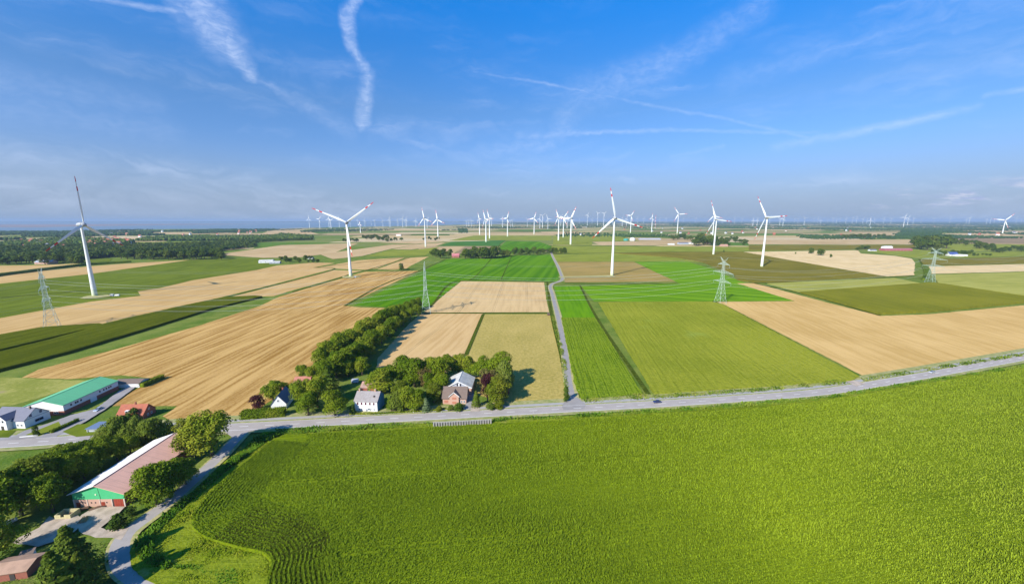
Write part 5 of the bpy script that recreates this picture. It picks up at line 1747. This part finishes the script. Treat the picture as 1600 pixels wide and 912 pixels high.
def nacelle_mesh():
    mb = MB()
    prof = [(0.05, 7.5), (1.2, 7.2), (2.2, 6.0), (2.9, 3.8), (3.1, 1.6), (2.9, .2)]
    mb.lathe([(r, z) for r, z in prof[::-1]], 18, 0, 'y')
    mb.tube((0, 6.4, 2.2), (0, 6.4, 4.6), .12, .12, 6)
    return mb.mesh('nacelle', [tgr], True)


def hub_mesh():
    mb = MB()
    mb.lathe([(2.85, 0), (2.8, -1.2), (2.3, -2.6), (1.3, -3.7), (.05, -4.2)], 18, 0, 'y')
    for k in range(3):
        a = k * 2.0944
        mb.tube((0, -1.4, 0), (math.sin(a) * 3.0, -1.4, math.cos(a) * 3.0), 1.25, .95, 10)
    return mb.mesh('hub', [tgr], True)


M_T, M_N, M_H = tower_mesh(), nacelle_mesh(), hub_mesh()
M_B, M_BW = blade_mesh(), blade_mesh(red=False)


def turbine(bx, by, hy, yaw, phase, label, group='wind turbines of the wind farm', R=55., thick=1.0, red=True, hubh=None):
    b = g(bx, by)
    h = hubh or hz(b, hy)
    e = empty('wind_turbine', (b[0], b[1], 0), label, 'wind turbine', group, math.radians(yaw))
    t = link('tower', M_T, e); t.scale = (thick, thick, h / 100.)
    n = link('nacelle', M_N, e); n.location = (0, -2.2, h); n.scale = (thick,) * 3 if thick > 1 else (1, 1, 1)
    hb = link('hub', M_H, e)
    hb.location = (0, -2.3 * (thick if thick > 1 else 1), h)
    hb.scale = n.scale
    hb.rotation_euler = (0, math.radians(phase), 0)
    for k in range(3):
        bl = link('blade', M_B if red else M_BW, hb)
        bl.location = (0, -1.4, 0)
        bl.rotation_euler = (0, k * 2.0944, 0)
        s_ = R / 55. / (thick if thick > 1 else 1)
        bl.scale = (thick if thick > 1 else 1, thick if thick > 1 else 1, s_)
    return e


MAIN_T = [
    (148.4, 462.3, 351, 96, 0, 'nearest turbine on the far left, leaning tower and one dark blade pointing up', 61),
    (548, 432, 347.5, 8, 54, 'turbine with red-banded blades spread in a wide V and one hanging beside its tower', 60),
    (956, 430, 340.5, 3, 108, 'large central turbine in the withered field with three red-banded blades', 54),
    (1190, 417, 339.5, -81, 87, 'large turbine right of centre, one blade level to the right and one leaning up left', 54),
    (1114.5, 398, 342.5, -75, 96, 'slender turbine rising just above the right-hand steel pylon', 60),
    (665, 386, 341, -33, 108, 'slim white turbine directly above the pylon at the end of the shelterbelt', 42),
]
for bx, by, hy, yw, p_, lb, R in MAIN_T:
    turbine(bx, by, hy, yw, p_, lb, R=R, thick=1.0)
MID_T = [
    (684.5, 371, 343, -25, -8, 'white turbine right of the slim one, one blade straight up', 56),
    (749.5, 367, 341, -60, -20, 'thin turbine at the left end of the central row, blade tilted up left', 46),
    (759.5, 378, 342, -60, -25, 'tallest of the three close turbines left of centre, blade tilted up left', 48),
    (765, 373, 340, -55, -20, 'turbine just right of the tallest of the three close ones left of centre', 48),
    (785, 356, 342, -50, 30, 'small turbine between the close trio and the bright single one', 50),
    (793, 369.5, 341, -50, 25, 'single bright turbine with blade tilted up right, left of the image centre', 46),
    (834.5, 366, 341, -20, 18, 'turbine with open three-blade rotor right of the image centre', 48),
    (847.5, 356.5, 337, 20, 50, 'small turbine with two blades up in a V, right of the open three-blade one', 50),
    (872.5, 376, 340, -60, -25, 'left one of three tall turbines standing close together right of the lane end', 46),
    (880, 371, 340, -10, 35, 'middle one of three tall turbines standing close together right of the lane end', 48),
    (891.5, 382, 341, -40, 28, 'nearest one of three tall turbines right of the lane end, blade up right', 52),
    (876.2, 353, 337.5, 10, 50, 'small turbine whose rotor shows between the three tall ones', 50),
    (886, 357, 342, -40, 0, 'faint turbine behind the nearest of the three tall ones', 48),
    (917.5, 353, 336, 0, 20, 'small turbine with a star-shaped rotor left of the large central one', 50),
    (933.5, 353, 333, 0, -50, 'turbine with V blades immediately left of the large central one', 46),
    (943, 354, 333.5, 0, 50, 'turbine behind the upper left of the large central one, blade up right', 46),
    (972, 354, 340, 40, 10, 'faint turbine right of the central tower', 50),
    (985, 364, 337, -50, 35, 'white turbine behind the right blade of the large central one', 50),
    (978.5, 353.5, 342, 0, 10, 'tiny turbine left of the one behind the central blade', 50),
    (1018, 363, 340.5, -70, 8, 'narrow turbine beside the red mast', 42),
    (1058, 365, 334.5, -20, -33, 'lone turbine with a blade pointing right, left of the slender one', 62),
    (1113.5, 368, 337, -60, -15, 'turbine hidden behind the slender one above the right-hand pylon', 62),
    (1176, 353.5, 344, -10, 0, 'left one of two small turbines left of the large right-hand one', 48),
    (1182.5, 353.5, 344, -10, 0, 'right one of two small turbines left of the large right-hand one', 48),
    (1218, 352, 342, -20, 60, 'left one of two small turbines under the level blade of the large right-hand one', 50),
    (1223, 353.5, 342, -20, 20, 'right one of two small turbines under the level blade of the large right-hand one', 50),
    (1256, 353, 341, 10, -50, 'small turbine with V blades above the far woods right of centre', 50),
    (1282, 350, 344, -20, 0, 'small turbine right of the V-bladed one above the far woods', 50),
    (1312, 348.5, 342, -20, 0, 'faint turbine above the far woods, third right of the V-bladed one', 60),
    (1359, 353, 344, -70, 0, 'turbine with a long upright blade on the right horizon', 62),
    (1411.5, 354, 339.5, -65, 20, 'left one of the leaning pair of turbines on the right horizon', 62),
    (1417.5, 352.5, 340.5, -65, 24, 'right one of the leaning pair of turbines on the right horizon', 62),
    (1566, 365.5, 344, -60, 38, 'bright turbine near the right frame edge with a blade tilted up right', 62),
    (484, 356.5, 342, -20, 0, 'leftmost turbine of the coastal row against the water', 50),
    (500, 357, 342.5, -20, 40, 'second turbine from the left of the coastal row against the water', 50),
    (514.5, 356, 342, -20, 10, 'third turbine from the left of the coastal row', 50),
    (517.5, 357.5, 344, -20, 70, 'fourth turbine from the left of the coastal row', 46),
    (530.5, 355.5, 342.5, -20, 0, 'coastal turbine just left of the wide V turbine', 46),
    (563.5, 364, 350, -20, 0, 'short white turbine just right of the wide V turbine tower, in the stubble', 24),
    (650, 354.5, 345, 0, 10, 'tiny turbine left of the slim one above the shelterbelt pylon', 46),
    (667.5, 356.5, 343, 0, 40, 'tiny turbine close behind the slim one above the shelterbelt pylon', 46),
]
for bx, by, hy, yw, p_, lb, R in MID_T:
    turbine(bx, by, hy, yw, p_, lb, R=R, thick=1.35, red=by > 361)
# far ones: one mesh each, too small to show parts


def far_mesh(ph):
    mb = MB()
    mb.tube((0, 0, 0), (0, 0, 100), 3.8, 2.6, 8)
    mb.box(-3, 3, -5, 5, 98, 104)
    for k in range(3):
        a = math.radians(ph) + k * 2.0944
        mb.tube((0, -6, 101), (math.sin(a) * 46, -6, 101 + math.cos(a) * 46), 3.6, 1.4, 5)
    return mb.mesh('distant_turbine', mat('far_turbine_white', (.55, .58, .60), .6) if 'far_turbine_white' not in bpy.data.materials else bpy.data.materials['far_turbine_white'])  # duller, slightly bluish white used on the far turbines only


FM = [far_mesh(p) for p in (0, 17, 35, 52, 70, 95)]
farx = [(547.5, 355, 345), (559.5, 352.5, 344), (570.5, 354.5, 344), (580.5, 352.5, 345), (586, 354, 345), (598.5, 354, 344.5), (608.5, 355, 344), (610.5, 354.5, 343), (622, 354, 344), (629.5, 355, 342),
        (633.5, 353.5, 344), (635.5, 354, 343), (729, 354, 346), (732.5, 354, 345), (737, 355, 345), (768, 354, 341), (798, 355, 346), (801, 355, 345), (824, 354, 343), (843.5, 357, 342), (856, 358, 342), (894, 357, 344), (957, 352, 344)]
RF = random.Random(4)
for x in [1068, 1088, 1127, 1148, 1160, 1201, 1240, 1246, 1270, 1277, 1293, 1300, 1305, 1320, 1331, 1338, 1349, 1354, 1365, 1381, 1392, 1426, 1440, 1458, 1484.5, 1508.5, 1513, 1541.5, 1547, 1552, 1561, 1586, 1597, 996, 1004, 1032, 1040, 905, 926]:
    farx.append((x + RF.uniform(-1.5, 1.5), RF.uniform(348.2, 350.2), RF.uniform(341.2, 343.2)))
for x, by, hy in farx:
    b = g(x, by)
    h = min(hz(b, hy), 190)
    o = link('wind_turbine', RF.choice(FM))
    o.location = (b[0], b[1], 0)
    o.rotation_euler.z = math.radians(RF.uniform(-70, 30))
    o.scale = (h / 115., h / 115., h / 100.)
    side = 'over the coast left of centre' if x < 700 else ('in the middle of the horizon' if x < 960 else 'along the right half of the horizon')
    tag(o, 'tiny pale far-off wind turbine ' + side, 'wind turbine', 'tiny far wind turbines ' + side)
# red mast
b = g(1023.5, 357)
e = empty('lattice_mast', (b[0], b[1], 0), 'thin red and white lattice mast on the horizon beside a narrow turbine', 'mast')
hh = hz(b, 336)
for k in range(8):
    mb = MB(); mb.tube((0, 0, hh * k / 8), (0, 0, hh * (k + 1) / 8), 2.4, 2.2, 4, cap=False); mb.build('mast_section', trd if k % 2 else tw, e)

# ------------------------------------------------------------------ pylons and conductors
galv = mat('pylon_steel', (.42, .50, .44), .6, metal=.1, spec=.3)
insm = mat('insulator_glass', (.28, .36, .33), .3)
PYH = 56.
ARMS = [(26.5, 13.5), (37.5, 15.5), (47.5, 9.0)]


def pylon_mesh():
    """tapered lattice body with four legs; line runs along x, cross-arms along y"""
    mb = MB()
    def hw_(z):
        return 4.9 - 3.3 * min(1, z / 26.5) ** .9 if z < 26.5 else 1.6 - .9 * (z - 26.5) / 25.5
    lv = [0, 6.5, 12.5, 17.8, 22.4, 26.5, 30.5, 34.2, 37.5, 40.8, 44.2, 47.5, 50.0, 52.0]
    for i in range(len(lv) - 1):
        a, b = lv[i], lv[i + 1]
        wa, wb = hw_(a), hw_(b)
        ca = [(-wa, -wa, a), (wa, -wa, a), (wa, wa, a), (-wa, wa, a)]
        cb = [(-wb, -wb, b), (wb, -wb, b), (wb, wb, b), (-wb, wb, b)]
        for k in range(4):
            mb.tube(ca[k], cb[k], .16, .14, 4, cap=False)
            k2 = (k + 1) % 4
            mb.tube(ca[k], cb[k2], .075, .075, 3, cap=False)
            mb.tube(ca[k2], cb[k], .075, .075, 3, cap=False)
            if i: mb.tube(ca[k], ca[k2], .11, .11, 3, cap=False)
    return mb.mesh('lattice_body', galv)


def arm_mesh(z, L, w, hgt=3.0):
    mb = MB()
    for s_ in (-1, 1):
        tip = (0, s_ * L, z + .2)
        for sx in (-1, 1):
            mb.tube((sx * w, s_ * w, z), tip, .13, .09, 4, cap=False)
            mb.tube((sx * w, s_ * w, z + hgt), tip, .13, .09, 4, cap=False)
            n = 5
            for k in range(n):
                t0, t1 = k / n, (k + 1) / n
                P = lambda t, zz: (sx * w * (1 - t), s_ * (w + (L - w) * t), zz + (z + .2 - zz) * t)
                mb.tube(P(t0, z), P(t1, z + hgt), .075, .075, 3, cap=False)
                mb.tube(P(t0, z + hgt), P(t0, z), .075, .075, 3, cap=False)
        for k in range(5):
            t0, t1 = k / 5, (k + 1) / 5
            mb.tube((-w * (1 - t0), s_ * (w + (L - w) * t0), z), (w * (1 - t1), s_ * (w + (L - w) * t1), z), .07, .07, 3, cap=False)
    return mb.mesh('cross_arm', galv)


def horn_mesh():
    mb = MB()
    for s_ in (-1, 1):
        for sx in (-1, 1):
            mb.tube((sx * .7, s_ * .5, 52), (0, s_ * 6.0, PYH + .5), .12, .08, 4, cap=False)
            mb.tube((sx * .7, s_ * .7, 49.5), (0, s_ * 6.0, PYH + .5), .11, .08, 4, cap=False)
    return mb.mesh('earth_wire_horn', galv)


def insul_mesh():
    mb = MB()
    mb.tube((0, 0, 0), (0, 0, -3.6), .09, .09, 5)
    for k in range(9): mb.lathe([(.05, -.4 - k * .34), (.22, -.5 - k * .34), (.05, -.6 - k * .34)], 7)
    return mb.mesh('insulator', insm)


PB, PH_, PI_ = pylon_mesh(), horn_mesh(), insul_mesh()
PA = [arm_mesh(z, L, 1.55 if z < 30 else (1.2 if z < 40 else .85)) for z, L in ARMS]
PP = [g(82, 512), g(666, 489), g(1125, 473.5), g(1453, 441)]
plab = ['steel lattice pylon on the far left beside the maize strips', 'steel lattice pylon seen end-on at the end of the shelterbelt', 'steel lattice pylon with three cross-arms at the tip of the green field on the right', 'faint steel lattice pylon at the corner of the pale field far right']
dirs = []
for i in range(4):
    a = PP[max(0, i - 1)]; b = PP[min(3, i + 1)]
    dirs.append(math.atan2((b - a)[1], (b - a)[0]))
dirs[0] = math.radians(38)
pts_arm = []
ext = [PP[0] + np.array([-140., -330., 0])] + PP + [PP[3] + (PP[3] - PP[2])]
dr = [math.radians(66)] + dirs + [dirs[3]]
for p, a in zip(ext, dr):
    c, s_ = math.cos(a), math.sin(a)
    row = {}
    for k, (z, L) in enumerate(ARMS):
        for sd in (-1, 1):
            row[(k, sd)] = (p[0] - s_ * sd * L, p[1] + c * sd * L, z - 3.4)
    for sd in (-1, 1): row[(3, sd)] = (p[0] - s_ * sd * 6, p[1] + c * sd * 6, PYH + .4)
    pts_arm.append(row)
for p, a, lb in zip(PP, dirs, plab):
    e = empty('pylon', (p[0], p[1], 0), lb, 'pylon', 'pylons of the power line', a)
    link('lattice_body', PB, e)
    for m_ in PA: link('cross_arm', m_, e)
    link('earth_wire_horn', PH_, e)
    for z, L in ARMS:
        for sd in (-1, 1):
            o = link('insulator', PI_, e); o.location = (0, sd * L, z + .2)
wirem = mat('conductor_aluminium', (.34, .36, .34), .7, metal=0., spec=.2)
wn_ = {0: 'lowest cross-arms', 1: 'middle cross-arms', 2: 'top cross-arms', 3: 'horn tips'}
for k in range(4):
    for sd in (-1, 1):
        mb = MB()
        for q in range(5):
            a, b = np.array(pts_arm[q][(k, sd)]), np.array(pts_arm[q + 1][(k, sd)])
            L = np.linalg.norm(b - a)
            sag = L * (.030 if k < 3 else .022)
            n = 26
            prev = None
            nb = 4 if k < 3 else 1
            for t in np.linspace(0, 1, n):
                c = a + (b - a) * t
                c[2] -= sag * 4 * t * (1 - t)
                if prev is not None:
                    for w in range(nb):
                        oy, oz = ((-.22, -.22), (.22, -.22), (-.22, .22), (.22, .22))[w] if nb == 4 else (0, 0)
                        mb.tube((prev[0], prev[1] + oy, prev[2] + oz), (c[0], c[1] + oy, c[2] + oz), .032, .032, 3, cap=False)
                prev = c
        o = mb.build('power_cable' if k < 3 else 'earth_wire', wirem)
        tag(o, ('bundled power cable hanging from the %s, on the %s side of the pylons' if k < 3 else 'thin earth wire strung between the %s, %s side of the pylons') % (wn_[k], 'far' if sd > 0 else 'near'), 'cable', 'cables of the power line')

# ------------------------------------------------------------------ vehicles and small things
rubber = mat('tyre_rubber', (.02, .02, .02), .8)


def car(name, x, y, ang, col, label, L=4.4, z=None):
    p = g(x, y)
    z = ROADZ if z is None else z
    e = empty(name, (p[0], p[1], z), label, 'car', None, ang)
    paint_ = mat(name + '_paint_' + label.split()[0], col, .25, metal=.3, spec=.5)
    mb = MB()
    prof = [(-L / 2, .35), (-L / 2, .72), (-L / 2 + .15, .86), (-L * .20, .95), (L * .36, .98), (L / 2 - .05, .92), (L / 2, .6), (L / 2, .35)]
    n = len(prof)
    for ys in ((-.86, .86),):
        vs = [(a, ys[0], b) for a, b in prof] + [(a, ys[1], b) for a, b in prof]
        mb.add(vs, [tuple(range(n)), tuple(reversed(range(n, 2 * n)))] + [(i, n + i, n + (i + 1) % n, (i + 1) % n) for i in range(n)])
    mb.build('body', paint_, e)
    mb = MB()
    cp = [(-L * .19, .952), (-L * .06, 1.40), (L * .24, 1.44), (L * .42, .975)]
    vs = [(a, -.80 if b < 1 else -.66, b) for a, b in cp] + [(a, .80 if b < 1 else .66, b) for a, b in cp]
    mb.add(vs, [(0, 1, 2, 3), (7, 6, 5, 4), (0, 4, 5, 1), (1, 5, 6, 2), (2, 6, 7, 3)])
    mb.build('cabin_glass', glass, e)
    mb = MB(); mb.box(-L * .05, L * .23, -.64, .64, 1.43, 1.48); mb.build('roof', paint_, e)
    for sx in (-L * .31, L * .30):
        for sy in (-.80, .80):
            mb = MB(); mb.lathe([(0, -.11), (.31, -.11), (.31, .11), (0, .11)], 14, 0, 'y', (0, 0, 0))
            w = mb.build('wheel', rubber, e); w.location = (sx, sy, .31)
            mb = MB(); mb.lathe([(0, -.125), (.18, -.125), (.18, .125), (0, .125)], 10, 0, 'y', (0, 0, 0))
            mb.build('rim', metal, w)
    for sy in (-.6, .6):
        mb = MB(); mb.box(-L / 2 - .02, -L / 2 + .02, sy - .18, sy + .18, .62, .76); mb.build('headlight', mat('lamp_glass', (.7, .7, .65), .2) if 'lamp_glass' not in bpy.data.materials else bpy.data.materials['lamp_glass'], e)
        mb = MB(); mb.box(L / 2 - .03, L / 2 + .015, sy - .16, sy + .16, .68, .84); mb.build('tail_light', trd, e)
    return e


car('car', 1026.5, 630.2, wdir((1012, 633), (1060, 630)), (.035, .05, .14), 'dark blue car driving left on the main road')
car('car', 1456, 583.5, wdir((1424, 591), (1568, 565)) , (.55, .57, .60), 'silver white car far along the main road on the right')
car('car', 154, 641.5, math.radians(100), (.45, .50, .58), 'light blue-grey car parked on the yard beside the carport', z=.3)
p = g(1125, 630.5)
# delineator posts
postw = mat('post_white', (.75, .75, .72), .5)
PST = [(926, 631), (983, 628), (1021.5, 624.5), (1120, 620), (904.5, 612), (1351, 599), (1424, 587), (1501, 573), (1568, 561), (1368, 606), (1452, 592), (1528, 578), (646, 646), (834, 646), (471, 668.5), (690, 645.5)]
pl_ = ['just right of the lane junction', 'between the junction and the blue car', 'right behind the blue car', 'north of the road right of the blue car', 'on the lane edge above the junction', 'north side by the pale track', 'north side left of the silver car',
       'north side right of the silver car', 'north side nearest the right frame edge', 'south side opposite the pale track', 'south side next to the silver car', 'south side nearest the right frame edge', 'beside the garden thicket', 'along the pasture', 'at the bend to the side road', 'in front of the brick house']
for (x, y), lb in zip(PST, pl_):
    p = g(x, y)
    e = empty('delineator_post', (p[0], p[1], 0), 'white roadside marker post ' + lb, 'marker post', 'marker posts along the main road')
    mb = MB(); mb.add([(-.09, -.05, 0), (.09, -.05, 0), (.09, .05, 0), (-.09, .05, 0), (-.09, -.05, 1.25), (.09, -.05, 1.15), (.09, .05, 1.15), (-.09, .05, 1.25)], [(0, 1, 5, 4), (1, 2, 6, 5), (2, 3, 7, 6), (3, 0, 4, 7), (4, 5, 6, 7)]); mb.build('post', postw, e)
    mb = MB(); mb.box(-.095, .095, -.056, .056, .8, 1.0); mb.build('black_band', rubber, e)
# slatted concrete wall by the culvert
A_, B_ = g(677, 668), g(768, 663)
an = math.atan2((B_ - A_)[1], (B_ - A_)[0]); L = float(np.linalg.norm(B_ - A_))
e = empty('retaining_wall', (A_[0], A_[1], 0), 'pale ribbed concrete retaining wall on the bank below the main road', 'wall', None, an)
mb = MB(); mb.box(0, L, 0, .25, 0, 2.7); mb.build('panel', mat('dark_concrete', (.22, .20, .18), .9, vary=.5, vscale=.8), e)
cm_ = mat('light_concrete', (.38, .36, .32), .9, vary=.5, vscale=.8)
mb = MB(); mb.box(-.1, L + .1, -.05, .3, 2.701, 2.86); mb.build('coping', cm_, e)
NR = int(L / 1.25)
RIB = MB(); RIB.box(-.24, .24, -.5, -.003, 0, 2.65); RIBm = RIB.mesh('rib', cm_)
for k in range(NR + 1):
    o = link('rib', RIBm, e); o.location = (.3 + k * (L - .6) / NR, 0, 0)
# low white wall at the entrance of the white house
A_, B_ = g(31, 685), g(59, 682.5)
an = math.atan2((B_ - A_)[1], (B_ - A_)[0]); L = float(np.linalg.norm(B_ - A_))
e = empty('garden_wall', (A_[0], A_[1], 0), 'low white garden wall between the main road and the paved yard', 'wall', None, an)
mb = MB(); mb.box(0, L, 0, .4, 0, 1.1); mb.build('wall_panel', white, e)
mb = MB(); mb.box(-.08, L + .08, -.08, .48, 1.101, 1.2); mb.build('coping', cm_, e)
# yellowish silo block with a notch
o = g(87.5, 812)
e = empty('concrete_silo', (o[0], o[1], 0), 'yellowish concrete trough with a notched front wall in the farmyard', 'concrete trough', None, math.radians(4))
ym = mat('yellow_concrete', (.52, .45, .25), .9, vary=.5, vscale=.8)
mb = MB(); mb.box(0, 1.9, -.25, 0, 0, 1.9); mb.box(1.9, 3.0, -.25, 0, 0, 1.1); mb.box(3.0, 5.0, -.25, 0, 0, 1.9); mb.build('front_wall', ym, e)
mb = MB(); mb.box(0, .25, .001, 3.0, 0, 1.9); mb.box(4.75, 5.0, .001, 3.0, 0, 1.9); mb.box(.25, 4.75, 2.75, 3.0, 0, 1.9); mb.build('side_wall', ym, e)
for (x, y, a, lb) in ((108, 806, .75, 'dark wooden ramp boards right of the yellowish trough'), (139, 801, .75, 'dark wooden ramp at the edge of the gravel yard')):
    o = g(x, y)
    e = empty('loading_ramp', (o[0], o[1], 0), lb, 'ramp', None, a)
    mb = MB()
    for k in range(4): mb.box(0, 4.6, k * .42, k * .42 + .38, .55, .63)
    mb.build('plank', mat('dark_timber', (.13, .075, .05), .9, vary=.5) if 'dark_timber' not in bpy.data.materials else bpy.data.materials['dark_timber'], e)
    mb = MB(); mb.box(.1, .3, .05, 1.6, 0, .545); mb.box(4.2, 4.4, .05, 1.6, 0, .545); mb.build('trestle', darkw, e)
# heap of logs beside the gravel yard
logm = mat('weathered_log', (.34, .24, .13), .95, vary=.6, vscale=2.)
LG = MB(); LG.lathe([(0, -1.6), (.2, -1.6), (.17, 1.6), (0, 1.6)], 9, 0, 'y'); LGm = LG.mesh('log', logm)
o = g(124, 816)
e = empty('log_heap', (o[0], o[1], 0), 'heap of pale cut logs beside the gravel yard', 'log heap', None, .5)
rl = random.Random(8)
for k in range(16):
    l_ = link('log', LGm, e); q_ = k % 6; r_ = k // 6
    l_.location = (q_ * .42 + r_ * .2 + rl.uniform(-.05, .05), rl.uniform(-.3, .3), .2 + r_ * .35); l_.rotation_euler = (0, 0, rl.uniform(-.12, .12))
# wrapped bales by the paddock
balem = mat('bale_wrap', (.66, .66, .64), .4, vary=.3)
MB_ = MB(); MB_.lathe([(0, -.6), (.55, -.6), (.62, -.5), (.62, .5), (.55, .6), (0, .6)], 14, 0, 'y')
BM = MB_.mesh('hay_bale', balem)
rb = random.Random(3)
bl_lab = ['leftmost white wrapped bale of the row by the paddock', 'second white wrapped bale from the left by the paddock', 'third white wrapped bale by the paddock', 'fourth white wrapped bale by the paddock', 'fifth white wrapped bale by the paddock', 'rightmost white wrapped bale of the row by the paddock']
for k in range(6):
    p = g(2 + k * 4.2, 822 - k * 1.6)
    o = link('hay_bale', BM); o.location = (p[0], p[1], .62); o.rotation_euler = (0, 0, rb.uniform(-.5, .5)); tag(o, bl_lab[k], 'bale', 'wrapped bales by the paddock')
# transformer cabin and van by the left turbine
for x, y, w, d, h, lb, nm in ((172, 463, 3.0, 2.6, 2.4, 'small grey-white transformer cabin at the foot of the left turbine', 'transformer_cabin'), (553.5, 434, 3, 2.6, 2.2, 'small transformer cabin at the foot of the wide V turbine', 'transformer_cabin')):
    o = g(x, y)
    e = empty(nm, (o[0], o[1], 0), lb, 'cabin', None, .3)
    mb = MB(); mb.box(0, w, 0, d, 0, h); mb.build('cabinet', greyw, e)
    mb = MB(); mb.box(-.12, w + .12, -.12, d + .12, h + .001, h + .18); mb.build('roof', white, e)
    mb = MB(); mb.box(.4, 1.5, -.05, -.003, .1, 2.0); mb.build('door', roofd, e)
o = g(179, 462.5)
e = empty('van', (o[0], o[1], 0), 'white van parked right of the left turbine base', 'van', None, .2)
mb = MB(); mb.add([(0, -.95, .4), (5.6, -.95, .4), (5.6, -.95, 2.3), (1.4, -.95, 2.3), (.5, -.95, 1.3), (0, -.95, 1.1), (0, .95, .4), (5.6, .95, .4), (5.6, .95, 2.3), (1.4, .95, 2.3), (.5, .95, 1.3), (0, .95, 1.1)], [(0, 1, 2, 3, 4, 5), (11, 10, 9, 8, 7, 6)] + [(i, 6 + i, 6 + (i + 1) % 6, (i + 1) % 6) for i in range(6)]); mb.build('body', white, e)
mb = MB(); mb.add([(.52, -.85, 1.36), (1.36, -.85, 2.22), (1.36, .85, 2.22), (.52, .85, 1.36)], [(0, 3, 2, 1)]); 
for v in range(len(mb.v)): mb.v[v] = (mb.v[v][0] - .03, mb.v[v][1], mb.v[v][2] + .03)
mb.build('windscreen', glass, e)
for sx in (1.0, 4.4):
    for sy in (-.9, .9):
        mb = MB(); mb.lathe([(0, -.12), (.36, -.12), (.36, .12), (0, .12)], 12, 0, 'y'); w = mb.build('wheel', rubber, e); w.location = (sx, sy, .36)
# small brown hut on the lane by the ditch
o = g(855.5, 493)
e = empty('wooden_hut', (o[0], o[1], 0), 'tiny brown wooden hut where the ditch meets the lane', 'hut', None, .05)
mb = MB(); mb.box(0, 2.4, 0, 2.2, 0, 1.9); mb.build('wall', bpy.data.materials['dark_timber'], e)
mb = MB(); mb.add([(-.2, -.2, 1.91), (2.6, -.2, 1.91), (2.6, 2.4, 2.3), (-.2, 2.4, 2.3), (-.2, -.2, 2.0), (2.6, -.2, 2.0), (2.6, 2.4, 2.4), (-.2, 2.4, 2.4)], [(3, 2, 1, 0), (4, 5, 6, 7), (0, 1, 5, 4), (1, 2, 6, 5), (2, 3, 7, 6), (3, 0, 4, 7)]); mb.build('roof', rooft, e)

# ------------------------------------------------------------------ air
mb = MB()
S_ = RG + 600
mb.box(-S_, S_, -S_, S_, -1.0, 176.)
hz_ = bpy.data.materials.new('haze_air')
hz_.use_nodes = True
t = hz_.node_tree
t.nodes.remove(t.nodes['Principled BSDF'])
pv = t.nodes.new('ShaderNodeVolumePrincipled')
pv.inputs['Color'].default_value = (.42, .56, .76, 1)
pv.inputs['Density'].default_value = HAZE_D
pv.inputs['Anisotropy'].default_value = .0
t.links.new(pv.outputs[0], t.nodes['Material Output'].inputs['Volume'])
ho = mb.build('haze', hz_)
tag(ho, kind='stuff')
ho['label'] = 'thin blue haze over the whole plain'
ho['category'] = 'haze'
